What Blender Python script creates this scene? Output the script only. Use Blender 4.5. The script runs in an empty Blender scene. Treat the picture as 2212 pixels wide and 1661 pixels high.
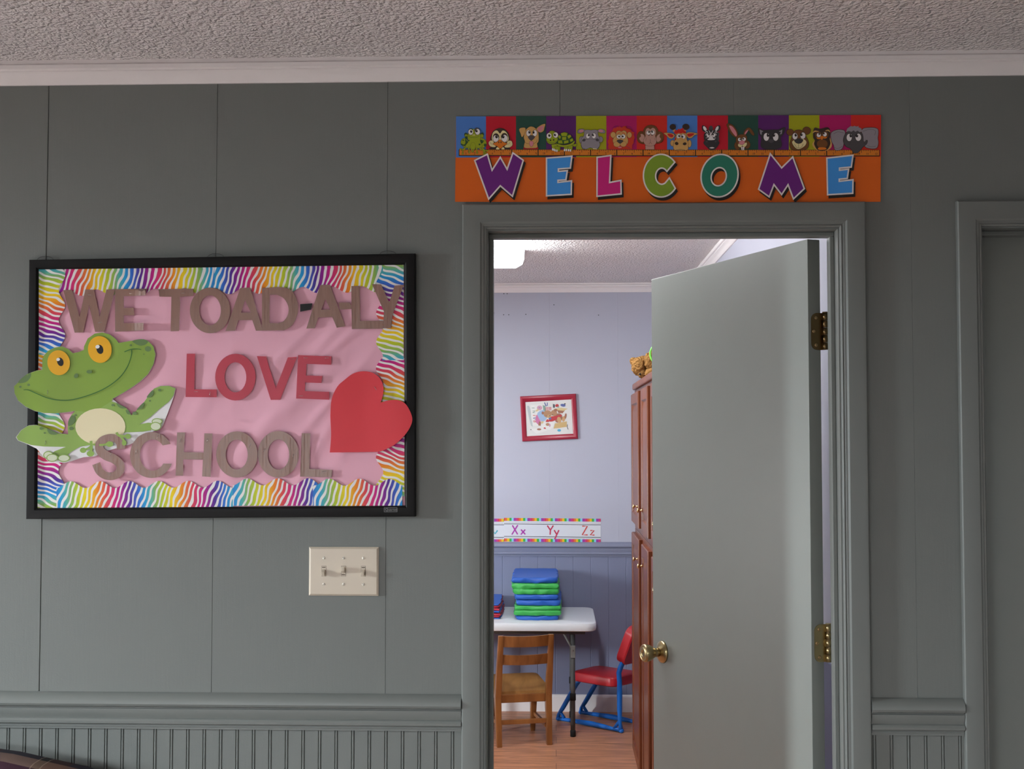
import bpy, bmesh, math, random
from mathutils import Vector, Matrix, noise
from mathutils.geometry import delaunay_2d_cdt, tessellate_polygon
S = bpy.context.scene
COL = S.collection
random.seed(7)
PI = math.pi

# ------------------------------------------------------------------ camera
F_PX, YAW, PIT = 2647.69, 0.03564, 0.04258
EYE = Vector((0, -2.8535, 1.5703))
_cy, _sy, _cp, _sp = math.cos(YAW), math.sin(YAW), math.cos(PIT), math.sin(PIT)
FW = Vector((-_sy * _cp, _cy * _cp, _sp)); RT = Vector((_cy, _sy, 0)); UP = Vector((_sy * _sp, -_cy * _sp, _cp))
cd = bpy.data.cameras.new('camera'); cam = bpy.data.objects.new('camera', cd); COL.objects.link(cam)
cd.sensor_fit = 'HORIZONTAL'; cd.sensor_width = 36.0; cd.lens = F_PX * 36.0 / 2212.0; cd.clip_start = 0.02
cam.matrix_world = Matrix(((RT.x, UP.x, -FW.x, EYE.x), (RT.y, UP.y, -FW.y, EYE.y), (RT.z, UP.z, -FW.z, EYE.z), (0, 0, 0, 1)))
S.camera = cam

# ------------------------------------------------------------------ view, world, lights
S.view_settings.view_transform = 'Standard'; S.view_settings.look = 'None'
S.view_settings.gamma = 1.0; S.view_settings.use_curve_mapping = False
S.view_settings.exposure = 0.0
try:
    S.cycles.use_denoising = True; S.cycles.max_bounces = 10; S.cycles.diffuse_bounces = 6
except Exception: pass
wd = bpy.data.worlds.new('world'); S.world = wd; wd.use_nodes = True
wd.node_tree.nodes['Background'].inputs[0].default_value = (0.75, 0.85, 1.0, 1)
wd.node_tree.nodes['Background'].inputs[1].default_value = 0.6

def area(name, loc, direction, sx, sy, watts, color, spread=PI):
    l = bpy.data.lights.new(name, 'AREA'); l.shape = 'RECTANGLE'; l.size = sx; l.size_y = sy
    l.energy = watts; l.color = color; l.spread = spread
    o = bpy.data.objects.new(name, l); COL.objects.link(o); o.location = loc
    o.rotation_euler = Vector(direction).to_track_quat('-Z', 'Z').to_euler()
    return o
# sky light through the left window; the two rear areas are added fill
area('daylight_window_side', (-5.45, -1.25, 2.30), (1, 0.0, -0.55), 1.4, 1.5, 3700, (0.86, 0.95, 1.0))
area('fill_rear', (-1.95, -5.55, 2.36), (0, 1, -0.9), 2.5, 1.9, 560, (0.90, 0.96, 1.0))
area('fill_rear_small', (2.4, -5.55, 2.36), (0, 1, -0.9), 1.2, 1.9, 225, (0.90, 0.96, 1.0))
# added fill aimed up through an unseen side window to brighten the classroom ceiling
area('fill_classroom', (-3.75, 1.6, 0.40), (1, -0.05, 0.60), 2.4, 1.5, 180, (1.0, 0.98, 0.96))

# ------------------------------------------------------------------ helpers: pixels, colours, materials
def ray(px, py): return FW * F_PX + RT * (px - 1106.0) - UP * (py - 830.5)
def W(px, py, Y):                      # the point of the plane y = Y seen at a pixel
    d = ray(px, py); return EYE + d * ((Y - EYE.y) / d.y)
def lin(c): return c / 12.92 if c <= 0.04045 else ((c + 0.055) / 1.055) ** 2.4
def rgb(r, g, b, k=1.0): return tuple(min(0.95, lin(v / 255.0) / k) for v in (r, g, b))

MATS = {}
def M(key, col=None, rough=0.6, spec=0.3, metal=0.0, bump=None, vary=0.0, coat=0.0):
    """Principled material; bump = (scale, strength, distance[, stretch xyz]) of an object-space noise."""
    if key in MATS: return MATS[key]
    m = bpy.data.materials.new(key); m.use_nodes = True; nt = m.node_tree; b = nt.nodes['Principled BSDF']
    b.inputs['Base Color'].default_value = (*col, 1); b.inputs['Roughness'].default_value = rough
    b.inputs['Specular IOR Level'].default_value = spec; b.inputs['Metallic'].default_value = metal
    b.inputs['Coat Weight'].default_value = coat
    tc = nt.nodes.new('ShaderNodeTexCoord')
    if vary:
        n = nt.nodes.new('ShaderNodeTexNoise'); n.inputs['Scale'].default_value = 9.0; n.inputs['Detail'].default_value = 5
        nt.links.new(tc.outputs['Object'], n.inputs['Vector'])
        hs = nt.nodes.new('ShaderNodeHueSaturation'); hs.inputs['Color'].default_value = (*col, 1)
        mr = nt.nodes.new('ShaderNodeMapRange'); mr.inputs[3].default_value = 1 - vary; mr.inputs[4].default_value = 1 + vary
        nt.links.new(n.outputs['Fac'], mr.inputs[0]); nt.links.new(mr.outputs[0], hs.inputs['Value'])
        nt.links.new(hs.outputs[0], b.inputs['Base Color'])
    if bump:
        mp = nt.nodes.new('ShaderNodeMapping'); n = nt.nodes.new('ShaderNodeTexNoise')
        nt.links.new(tc.outputs['Object'], mp.inputs[0]); nt.links.new(mp.outputs[0], n.inputs['Vector'])
        if len(bump) > 3: mp.inputs['Scale'].default_value = bump[3]
        n.inputs['Scale'].default_value = bump[0]; n.inputs['Detail'].default_value = 3
        bp = nt.nodes.new('ShaderNodeBump'); bp.inputs['Strength'].default_value = bump[1]; bp.inputs['Distance'].default_value = bump[2]
        nt.links.new(n.outputs['Fac'], bp.inputs['Height']); nt.links.new(bp.outputs[0], b.inputs['Normal'])
    MATS[key] = m
    return m

def nd(nt, t, **kw):
    n = nt.nodes.new(t)
    for k, v in kw.items(): setattr(n, k, v)
    return n
def math_node(nt, op, a, b=None):
    n = nt.nodes.new('ShaderNodeMath'); n.operation = op
    for i, v in enumerate((a, b)):
        if v is None: continue
        if isinstance(v, (int, float)): n.inputs[i].default_value = v
        else: nt.links.new(v, n.inputs[i])
    return n.outputs[0]

def wood(key, c1, c2, scale=6.0, stretch=(1, 1, 12), rough=0.4, spec=0.4, coat=0.0):
    if key in MATS: return MATS[key]
    m = bpy.data.materials.new(key); m.use_nodes = True; nt = m.node_tree; b = nt.nodes['Principled BSDF']
    tc = nd(nt, 'ShaderNodeTexCoord'); mp = nd(nt, 'ShaderNodeMapping'); mp.inputs['Scale'].default_value = stretch
    n = nd(nt, 'ShaderNodeTexNoise'); n.inputs['Scale'].default_value = scale; n.inputs['Detail'].default_value = 6; n.inputs['Distortion'].default_value = 0.6
    cr = nd(nt, 'ShaderNodeValToRGB'); cr.color_ramp.elements[0].color = (*c1, 1); cr.color_ramp.elements[1].color = (*c2, 1)
    cr.color_ramp.elements[0].position = 0.3; cr.color_ramp.elements[1].position = 0.72
    nt.links.new(tc.outputs['Object'], mp.inputs[0]); nt.links.new(mp.outputs[0], n.inputs['Vector'])
    nt.links.new(n.outputs['Fac'], cr.inputs[0]); nt.links.new(cr.outputs[0], b.inputs['Base Color'])
    b.inputs['Roughness'].default_value = rough; b.inputs['Specular IOR Level'].default_value = spec; b.inputs['Coat Weight'].default_value = coat
    b.inputs['Coat Roughness'].default_value = 0.12
    MATS[key] = m; return m

# ------------------------------------------------------------------ helpers: objects
def tag(o, label=None, cat=None, group=None, kind=None):
    if label: o['label'] = label
    if cat: o['category'] = cat
    if group: o['group'] = group
    if kind: o['kind'] = kind
    return o
def empty(name, loc, rz=0.0):
    o = bpy.data.objects.new(name, None); COL.objects.link(o); o.location = loc; o.rotation_euler = (0, 0, rz); o.empty_display_size = 0.05
    return o

class MB:
    def __init__(s): s.bm = bmesh.new(); s.mi = 0
    def _tag(s, before):
        for f in s.bm.faces:
            if f.index == -1 or f not in before: pass
    def face(s, pts, mi=None):
        vs = [s.bm.verts.new(p) for p in pts]; f = s.bm.faces.new(vs); f.material_index = s.mi if mi is None else mi; return f
    def box(s, x0, x1, y0, y1, z0, z1, bevel=0.0, seg=2, mat=None):
        r = bmesh.ops.create_cube(s.bm, size=1.0); vs = r['verts']
        for v in vs: v.co = Vector(((x0 + x1) / 2 + v.co.x * (x1 - x0), (y0 + y1) / 2 + v.co.y * (y1 - y0), (z0 + z1) / 2 + v.co.z * (z1 - z0)))
        fs = {f for v in vs for f in v.link_faces}
        for f in fs: f.material_index = s.mi
        if bevel > 0:
            es = list({e for v in vs for e in v.link_edges})
            r = bmesh.ops.bevel(s.bm, geom=es, offset=bevel, segments=seg, profile=0.5, affect='EDGES')
            vs = list({v for f in r['faces'] for v in f.verts} | {v for v in vs if v.is_valid})
            for f in r['faces']: f.material_index = s.mi
        if mat is not None:
            vv = {v for v in vs if v.is_valid}
            for v in vv: v.co = mat @ v.co
        return s
    def prism(s, poly, axis, a, b, cap=True):
        """extrude a 2-D polygon: axis z: poly=(x,y); axis x: poly=(y,z); axis y: poly=(x,z)"""
        def P(p, t):
            return {'z': (p[0], p[1], t), 'x': (t, p[0], p[1]), 'y': (p[0], t, p[1])}[axis]
        va = [s.bm.verts.new(P(p, a)) for p in poly]; vb = [s.bm.verts.new(P(p, b)) for p in poly]
        n = len(poly)
        for i in range(n):
            f = s.bm.faces.new((va[i], va[(i + 1) % n], vb[(i + 1) % n], vb[i])); f.material_index = s.mi
        if cap:
            for f in (s.bm.faces.new(va[::-1]), s.bm.faces.new(vb)): f.material_index = s.mi
        return s
    def tube(s, pts, rad, seg=10, caps=True, flat=1.0):
        pts = [Vector(p) for p in pts]; n = len(pts); rads = rad if isinstance(rad, (list, tuple)) else [rad] * n
        rings = []; prev = None
        for i, p in enumerate(pts):
            t = (pts[min(i + 1, n - 1)] - pts[max(i - 1, 0)]).normalized()
            if prev is None:
                a = t.orthogonal().normalized()
            else:
                a = (prev - t * prev.dot(t)).normalized()
            prev = a; b = t.cross(a)
            rings.append([s.bm.verts.new(p + (a * math.cos(2 * PI * k / seg) + b * math.sin(2 * PI * k / seg) * flat) * rads[i]) for k in range(seg)])
        for i in range(n - 1):
            for k in range(seg):
                f = s.bm.faces.new((rings[i][k], rings[i][(k + 1) % seg], rings[i + 1][(k + 1) % seg], rings[i + 1][k])); f.material_index = s.mi; f.smooth = True
        if caps:
            for f in (s.bm.faces.new(rings[0][::-1]), s.bm.faces.new(rings[-1])): f.material_index = s.mi
        return s
    def lathe(s, prof, mat, seg=28):
        """prof = [(radius, height)] about local z, placed by mat"""
        rings = []
        for r, h in prof:
            rings.append([s.bm.verts.new(mat @ Vector((max(r, 1e-5) * math.cos(2 * PI * k / seg), max(r, 1e-5) * math.sin(2 * PI * k / seg), h))) for k in range(seg)])
        for i in range(len(rings) - 1):
            for k in range(seg):
                f = s.bm.faces.new((rings[i][k], rings[i][(k + 1) % seg], rings[i + 1][(k + 1) % seg], rings[i + 1][k])); f.material_index = s.mi; f.smooth = True
        for f in (s.bm.faces.new(rings[0][::-1]), s.bm.faces.new(rings[-1])): f.material_index = s.mi
        return s
    def blob(s, c, rx, ry, rz, seg=20, rough=0.0, rot=None):
        r = bmesh.ops.create_uvsphere(s.bm, u_segments=seg, v_segments=seg // 2 + 2, radius=1.0)
        for v in r['verts']:
            k = 1 + rough * noise.noise(v.co * 4 + Vector(c) * 37)
            p = Vector((v.co.x * rx, v.co.y * ry, v.co.z * rz)) * k
            if rot: p = rot @ p
            v.co = p + Vector(c)
        for f in {f for v in r['verts'] for f in v.link_faces}: f.material_index = s.mi; f.smooth = True
        return s
    def obj(s, name, mats, parent=None, loc=None, smooth=False):
        bm = s.bm
        bmesh.ops.recalc_face_normals(bm, faces=bm.faces[:])
        if smooth:
            for f in bm.faces: f.smooth = True
        me = bpy.data.meshes.new(name)
        if loc is not None: bmesh.ops.translate(bm, verts=bm.verts[:], vec=-Vector(loc))
        bm.to_mesh(me); bm.free()
        for m in (mats if isinstance(mats, (list, tuple)) else [mats]): me.materials.append(m)
        o = bpy.data.objects.new(name, me); COL.objects.link(o)
        if loc is not None: o.location = loc
        if parent: o.parent = parent
        return o
def autosmooth(o, deg=35):
    me = o.data
    for p in me.polygons: p.use_smooth = True
    me.set_sharp_from_angle(angle=math.radians(deg)); return o
def wm(o):
    return (wm(o.parent) @ o.matrix_parent_inverse @ o.matrix_basis) if o.parent else o.matrix_basis.copy()
def part(o, parent):                     # give a world-space mesh a parent without moving it
    o.parent = parent; o.matrix_parent_inverse = wm(parent).inverted(); return o
def struct(o): o['kind'] = 'structure'; return o

# ------------------------------------------------------------------ setting: materials
def wall_paint(key, col, rough=0.55):
    """painted panelling: brushed-on eggshell paint over a faint vertical grain"""
    m = bpy.data.materials.new(key); m.use_nodes = True; nt = m.node_tree; b = nt.nodes['Principled BSDF']
    b.inputs['Base Color'].default_value = (*col, 1); b.inputs['Roughness'].default_value = rough; b.inputs['Specular IOR Level'].default_value = 0.3
    tc = nd(nt, 'ShaderNodeTexCoord'); mp = nd(nt, 'ShaderNodeMapping'); mp.inputs['Scale'].default_value = (1, 1, 0.06)
    n1 = nd(nt, 'ShaderNodeTexNoise'); n1.inputs['Scale'].default_value = 220; n1.inputs['Detail'].default_value = 2
    n2 = nd(nt, 'ShaderNodeTexNoise'); n2.inputs['Scale'].default_value = 300; n2.inputs['Detail'].default_value = 2
    nt.links.new(tc.outputs['Object'], mp.inputs[0]); nt.links.new(mp.outputs[0], n1.inputs['Vector']); nt.links.new(tc.outputs['Object'], n2.inputs['Vector'])
    h = math_node(nt, 'ADD', math_node(nt, 'MULTIPLY', n1.outputs['Fac'], 0.8), math_node(nt, 'MULTIPLY', n2.outputs['Fac'], 0.7))
    bp = nd(nt, 'ShaderNodeBump'); bp.inputs['Strength'].default_value = 0.35; bp.inputs['Distance'].default_value = 0.0006
    nt.links.new(h, bp.inputs['Height']); nt.links.new(bp.outputs[0], b.inputs['Normal'])
    MATS[key] = m; return m
GREEN = (0.177, 0.189, 0.178)
m_wall = wall_paint('grey_green_wall_paint', GREEN)
m_trim = M('grey_green_trim_paint', GREEN, rough=0.42, spec=0.4, bump=(60, 0.1, 0.0006))
m_lav = wall_paint('lavender_wall_paint', (0.47, 0.48, 0.565), 0.6)
m_blue = wall_paint('slate_blue_wainscot_paint', (0.205, 0.222, 0.325), 0.5)
m_bluetrim = M('slate_blue_trim_paint', (0.225, 0.24, 0.33), rough=0.42, spec=0.4)
m_white = M('white_trim_paint', (0.86, 0.82, 0.81), rough=0.45, bump=(40, 0.08, 0.0006))
m_groove = M('groove_dark', (0.05, 0.055, 0.052), rough=0.9)

def popcorn(key, col, dist):
    m = bpy.data.materials.new(key); m.use_nodes = True; nt = m.node_tree; b = nt.nodes['Principled BSDF']
    b.inputs['Base Color'].default_value = (*col, 1); b.inputs['Roughness'].default_value = 0.95; b.inputs['Specular IOR Level'].default_value = 0.1
    tc = nd(nt, 'ShaderNodeTexCoord')
    v = nd(nt, 'ShaderNodeTexVoronoi'); v.feature = 'SMOOTH_F1'; v.inputs['Scale'].default_value = 105; v.inputs['Smoothness'].default_value = 0.25
    n = nd(nt, 'ShaderNodeTexNoise'); n.inputs['Scale'].default_value = 95; n.inputs['Detail'].default_value = 3
    n2 = nd(nt, 'ShaderNodeTexNoise'); n2.inputs['Scale'].default_value = 40; n2.inputs['Detail'].default_value = 2
    mx = nd(nt, 'ShaderNodeMixRGB'); mx.blend_type = 'LINEAR_LIGHT'; mx.inputs[0].default_value = 0.012
    nt.links.new(tc.outputs['Object'], mx.inputs[1]); nt.links.new(n2.outputs['Color'], mx.inputs[2]); nt.links.new(tc.outputs['Object'], n2.inputs['Vector'])
    nt.links.new(mx.outputs[0], v.inputs['Vector']); nt.links.new(tc.outputs['Object'], n.inputs['Vector'])
    h = math_node(nt, 'SUBTRACT', math_node(nt, 'MULTIPLY', n.outputs['Fac'], 1.5), v.outputs['Distance'])
    bp = nd(nt, 'ShaderNodeBump'); bp.inputs['Strength'].default_value = 1.0; bp.inputs['Distance'].default_value = dist
    nt.links.new(h, bp.inputs['Height']); nt.links.new(bp.outputs[0], b.inputs['Normal'])
    MATS[key] = m; return m
m_ceil = popcorn('popcorn_ceiling', (0.90, 0.86, 0.85), 0.010)

def plank_floor(key, c1, c2, c3):
    m = bpy.data.materials.new(key); m.use_nodes = True; nt = m.node_tree; b = nt.nodes['Principled BSDF']
    tc = nd(nt, 'ShaderNodeTexCoord')
    br = nd(nt, 'ShaderNodeTexBrick'); br.offset = 0.37; br.inputs['Scale'].default_value = 1.0
    br.inputs['Brick Width'].default_value = 1.2; br.inputs['Row Height'].default_value = 0.13; br.inputs['Mortar Size'].default_value = 0.0012
    br.inputs['Color1'].default_value = (*c1, 1); br.inputs['Color2'].default_value = (*c2, 1); br.inputs['Mortar'].default_value = (*c3, 1)
    mp = nd(nt, 'ShaderNodeMapping'); mp.inputs['Scale'].default_value = (1.5, 16, 1)
    n = nd(nt, 'ShaderNodeTexNoise'); n.inputs['Scale'].default_value = 3.2; n.inputs['Detail'].default_value = 8; n.inputs['Roughness'].default_value = 0.62; n.inputs['Distortion'].default_value = 0.8
    nt.links.new(tc.outputs['Object'], br.inputs['Vector']); nt.links.new(tc.outputs['Object'], mp.inputs[0]); nt.links.new(mp.outputs[0], n.inputs['Vector'])
    mr = nd(nt, 'ShaderNodeMapRange'); mr.inputs[1].default_value = 0.28; mr.inputs[2].default_value = 0.6; mr.inputs[3].default_value = 0.45; mr.inputs[4].default_value = 1.08
    nt.links.new(n.outputs['Fac'], mr.inputs[0])
    hs = nd(nt, 'ShaderNodeHueSaturation'); nt.links.new(br.outputs['Color'], hs.inputs['Color']); nt.links.new(mr.outputs[0], hs.inputs['Value'])
    nt.links.new(hs.outputs[0], b.inputs['Base Color']); b.inputs['Roughness'].default_value = 0.38; b.inputs['Specular IOR Level'].default_value = 0.4
    MATS[key] = m; return m
m_floor = plank_floor('wood_laminate_floor', (0.60, 0.275, 0.15), (0.54, 0.245, 0.13), (0.10, 0.045, 0.025))

# ------------------------------------------------------------------ setting: shell
X0, X1, Y0 = -4.6, 3.0, -4.4            # front room: left wall, right wall, wall behind the camera
WT = 0.11                                # partition thickness
XB0, XB1, YB = -3.0, 0.774, 4.25         # classroom: left wall, right wall, far wall
ZC = 2.46
GX0, GP = -1.2083, 0.4064                # grooves of the front panelling
D1L, D1R = -0.158, 0.655                 # door 1 finished opening
D2L, D2R = 0.982, 1.795
DH = 2.052

def grooved(xa, xb, grooves, yf, depth, half):
    """outline (x, y) of a wall slab from xa to xb whose front face at y=yf has V grooves"""
    pts = [(xa, WT), (xa, yf)]
    for g in grooves:
        w, d = half, depth
        if isinstance(g, tuple): g, w, d = g
        if xa + 0.006 < g < xb - 0.006: pts += [(g - w, yf), (g - w * 0.35, yf + d), (g + w * 0.35, yf + d), (g + w, yf)]
    return pts + [(xb, yf), (xb, WT)]
def beads(xa, xb):
    pts = [(xa, WT), (xa, -0.004)]; k = math.ceil((xa + 0.01 + 1.2395) / 0.0385)
    while True:
        g = -1.2395 + 0.0385 * k; k += 1
        if g > xb - 0.008: break
        if g < xa + 0.008: continue
        pts += [(g - 0.0042, -0.004), (g - 0.0030, -0.0005), (g - 0.0018, -0.0036), (g - 0.0006, -0.0042), (g + 0.0006, -0.0042), (g + 0.0018, -0.0036), (g + 0.0030, -0.0005), (g + 0.0042, -0.004)]
    return pts + [(xb, -0.004), (xb, WT)]
gro = []
for k in range(-3, 11):
    x = GX0 + GP * k
    gro.append((x, 0.0014, 0.003) if k in (0,) else (x, 0.0006 if k in (1, 2, 3) else 0.0004, 0.0018 if k < 4 else 0.0008))
b = MB()
for xa, xb, z0 in ((X0, D1L - 0.012, 0), (D1R + 0.012, D2L - 0.012, 0), (D2R + 0.012, X1, 0)):
    b.prism(grooved(xa, xb, gro, 0.0, 0.002, 0.001), 'z', 0.93, ZC + 0.03)
    b.prism(beads(xa, xb), 'z', 0.0, 0.93)
for xa, xb in ((D1L - 0.012, D1R + 0.012), (D2L - 0.012, D2R + 0.012)):
    b.prism(grooved(xa, xb, gro, 0.0, 0.002, 0.001), 'z', DH + 0.012, ZC + 0.03)
struct(b.obj('wall_front', m_wall))

b = MB(); b.box(XB0 - 0.2, X1 + 0.2, 0.05, YB + 0.1, -0.06, 0.0); struct(b.obj('floor', m_floor))
m_bounce = M('beige_bounce_cover', (0.58, 0.47, 0.43), rough=0.95, spec=0.1, bump=(300, 0.6, 0.004), vary=0.06)  # unseen floor given a pale warm cover to bounce light onto the ceiling
b = MB(); b.box(X0 - 0.2, X1 + 0.2, Y0 - 0.1, 0.05, -0.06, 0.0); struct(b.obj('floor_bounce', m_bounce))
b = MB(); b.box(X0 - 0.2, X1 + 0.2, Y0 - 0.1, YB + 0.15, ZC, ZC + 0.06); struct(b.obj('ceiling', m_ceil))

# left wall of the front room, with its window opening
def wall_with_hole(name, axis, at, th, a0, a1, h0, h1, z0, z1, mats, zc=ZC):
    """wall on the plane axis=at (th thick, away from the room) spanning a0..a1 with a hole h0..h1 x z0..z1"""
    b = MB()
    def bx(p0, p1, q0, q1):
        lo, hi = min(at, at + th), max(at, at + th)
        if axis == 'x': b.box(lo, hi, p0, p1, q0, q1)
        else: b.box(p0, p1, lo, hi, q0, q1)
    bx(a0, h0, 0, zc); bx(h1, a1, 0, zc); bx(h0, h1, 0, z0); bx(h0, h1, z1, zc)
    return struct(b.obj(name, mats))
wall_with_hole('wall_left', 'x', X0, -0.1, Y0, -0.0005, -1.40, -1.00, 0.50, 1.88, m_wall)
b = MB()
for xa, xb, z0, z1 in ((X0, -2.9, 0, ZC), (-0.95, 1.9, 0, ZC), (2.9, X1, 0, ZC), (-2.9, -0.95, 0, 0.30), (-2.9, -0.95, 1.78, ZC), (1.9, 2.9, 0, 0.30), (1.9, 2.9, 1.78, ZC)): b.box(xa, xb, Y0 - 0.1, Y0, z0, z1)
struct(b.obj('wall_rear', m_wall))
b = MB(); b.box(X1, X1 + 0.1, Y0, 0.0, 0, ZC); struct(b.obj('wall_side', m_wall))
def window(name, axis, at, a0, a1, z0, z1):
    fr = MB(); w = 0.05
    def bx(B, p0, p1, q0, q1, d0, d1):
        if axis == 'x': B.box(at + d0, at + d1, p0, p1, q0, q1)
        else: B.box(p0, p1, at + d0, at + d1, q0, q1)
    bx(fr, a0 - w, a0, z0 - w, z1 + w, 0.0, 0.015); bx(fr, a1, a1 + w, z0 - w, z1 + w, 0.0, 0.015)
    bx(fr, a0, a1, z1, z1 + w, 0.0, 0.015); bx(fr, a0, a1, z0 - w, z0, 0.0, 0.02)
    zm = (z0 + z1) / 2
    bx(fr, a0, a1, zm - 0.02, zm + 0.02, -0.07, -0.04)
    return struct(fr.obj(name, m_white))
window('window_1', 'x', X0, -1.40, -1.00, 0.50, 1.88)
window('fill_window_2', 'y', Y0, -2.9, -0.95, 0.30, 1.78)  # unseen opening put in to let the rear fill reach the front wall
window('fill_window_4', 'y', Y0, 1.9, 2.9, 0.30, 1.78)  # unseen opening added to balance the light on the wall's right side

# classroom walls: lavender above the chair rail, slate blue wainscot below
def fargrooves(xa, xb, gs, yf, yb, half, dep):
    pts = [(xa, yb), (xa, yf)]
    for g in gs:
        if xa < g < xb: pts += [(g - half, yf), (g - half * 0.3, yf + dep), (g + half * 0.3, yf + dep), (g + half, yf)]
    return pts + [(xb, yf), (xb, yb)]
b = MB(); b.mi = 0
b.prism(fargrooves(XB0, XB1 + 0.1, [-0.036 + 0.397 * k for k in range(-7, 3)], YB, YB + 0.1, 0.0009, 0.0008), 'z', 0.93, ZC)
b.mi = 1; b.prism(fargrooves(XB0, XB1 + 0.1, [-2.95 + 0.0385 * 2.64 * k for k in range(37)], YB - 0.004, YB + 0.1, 0.0026, 0.0016), 'z', 0, 0.93)
b.mi = 2
for px, py in ((1088.5, 634.5), (1095.5, 634.5), (1088, 679.8), (1099, 679.8), (1136, 679), (1196.5, 658.5), (1293, 680.5), (1067, 676)):
    c = W(px, py, YB - 0.0006); b.prism([(c.x + 0.003 * math.cos(t * PI / 4), c.z + 0.003 * math.sin(t * PI / 4)) for t in range(8)], 'y', YB - 0.0008, YB + 0.002)
struct(b.obj('wall_back', [m_lav, m_blue, m_groove]))
b = MB(); b.mi = 0; b.box(XB1, XB1 + 0.1, WT, YB, 0.93, ZC); b.mi = 1; b.box(XB1 - 0.004, XB1 + 0.1, WT, YB, 0, 0.93)
b.mi = 2; b.box(XB1 - 0.0006, XB1 + 0.01, 0.27, 0.2715, 0.95, ZC - 0.05)
struct(b.obj('wall_right', [m_lav, m_blue, M('lavender_seam', (0.33, 0.34, 0.42), 0.8)]))
wall_with_hole('wall_classroom', 'x', XB0, -0.1, 0.0, YB + 0.1, 0.75, 2.75, 0.8, 2.1, m_lav)
window('fill_window_3', 'x', XB0, 0.75, 2.75, 0.8, 2.1)  # unseen; put in so the upward fill can enter the classroom

# crown mouldings
CROWN = [(0, 2.408), (-0.006, 2.408), (-0.009, 2.412), (-0.012, 2.420), (-0.018, 2.428), (-0.024, 2.432), (-0.026, 2.4335), (-0.026, 2.436), (-0.034, 2.439), (-0.035, 2.4475), (-0.030, 2.452), (-0.030, ZC), (0, ZC)]
b = MB(); b.prism(CROWN, 'x', X0, X1); autosmooth(struct(b.obj('trim_1', m_white)), 25)
b = MB(); b.prism([(YB + y, z) for y, z in CROWN], 'x', XB0, XB1); autosmooth(struct(b.obj('trim_2', m_white)), 25)
b = MB(); b.prism([(XB1 + y, z) for y, z in CROWN], 'y', WT, YB - 0.02); autosmooth(struct(b.obj('trim_3', m_white)), 25)

# chair rails
RAIL = [(0, 0.976), (-0.007, 0.974), (-0.016, 0.967), (-0.021, 0.959), (-0.0215, 0.952), (-0.019, 0.9465), (-0.011, 0.9435), (-0.011, 0.9415), (-0.015, 0.940), (-0.0145, 0.932), (-0.012, 0.924), (-0.010, 0.9185),
        (-0.014, 0.9165), (-0.017, 0.912), (-0.0165, 0.9065), (-0.010, 0.9035), (-0.010, 0.9015), (-0.0115, 0.9005), (-0.0115, 0.8985), (-0.009, 0.8975), (-0.009, 0.893), (0, 0.893)]
b = MB(); b.prism(RAIL, 'x', X0, D1L - 0.0605); autosmooth(struct(b.obj('trim_4', m_trim)), 28)
b = MB(); b.prism(RAIL, 'x', D1R + 0.0615, D2L - 0.0575); autosmooth(struct(b.obj('trim_5', m_trim)), 28)
b = MB(); b.prism([(YB + y, z - 0.011) for y, z in RAIL], 'x', XB0, XB1); autosmooth(struct(b.obj('trim_6', m_bluetrim)), 28)
BASE = [(0, 0), (-0.013, 0), (-0.013, 0.082), (-0.011, 0.089), (-0.006, 0.094), (0, 0.096)]
b = MB(); b.prism([(YB - 0.004 + y, z) for y, z in BASE], 'x', XB0, XB1); struct(b.obj('baseboard_back', m_white))
b = MB(); b.prism([(y - 0.004, z) for y, z in BASE], 'x', X0, D1L - 0.0605); struct(b.obj('baseboard_front', m_trim))

# ------------------------------------------------------------------ doors
CAS = [(0.0, 0.0), (0.0, 0.007), (0.003, 0.0095), (0.006, 0.0075), (0.008, 0.0095), (0.012, 0.010), (0.016, 0.0135), (0.050, 0.0175), (0.055, 0.0165), (0.0575, 0.013), (0.0575, 0.0)]
def casing(name, xl, xr, zt, y0=0.0, sgn=-1):
    """mitred casing round an opening; (u, h) profile: u outward from the opening, h out of the wall"""
    bm = bmesh.new(); rings = []
    for (x, z, ux, uz) in ((xl, 0.0, -1, 0), (xl, zt, -1, 1), (xr, zt, 1, 1), (xr, 0.0, 1, 0)):
        rings.append([bm.verts.new((x + ux * u, y0 + sgn * h, z + uz * u)) for u, h in CAS])
    n = len(CAS)
    for i in range(3):
        for k in range(n): bm.faces.new((rings[i][k], rings[i][(k + 1) % n], rings[i + 1][(k + 1) % n], rings[i + 1][k]))
    mb = MB(); mb.bm.free(); mb.bm = bm
    o = mb.obj(name, m_trim); autosmooth(o, 20); return struct(o)
casing('trim_7', D1L - 0.002, D1R + 0.003, DH + 0.004)
casing('trim_8', D2L + 0.001, D2R + 0.004, DH + 0.004)
casing('trim_9', D1L - 0.004, D1R + 0.004, DH + 0.004, WT, 1)
def jamb(name, xl, xr):
    b = MB(); t = 0.012
    b.box(xl - t, xl, 0, WT, 0, DH + t); b.box(xr, xr + t, 0, WT, 0, DH + t); b.box(xl, xr, 0, WT, DH, DH + t)
    s0, s1, p = 0.036, 0.068, 0.011      # the stop the door closes against
    b.box(xl, xl + p, s0, s1, 0, DH - p, 0.002); b.box(xr - p, xr, s0, s1, 0, DH - p, 0.002); b.box(xl, xr, s0, s1, DH - p, DH, 0.002)
    return struct(b.obj(name, m_trim))
jamb('trim_10', D1L, D1R); jamb('trim_11', D2L, D2R)
b = MB(); b.box(D1L - 0.0005, D1L + 0.0012, 0.07, 0.112, 0.93, 0.995, 0.0006); b.tube([(D1L + 0.001, 0.111, 0.945), (D1L - 0.006, 0.116, 0.945)], 0.006)
m_brass = M('aged_brass', (0.42, 0.33, 0.17), rough=0.28, metal=1.0)
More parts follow.
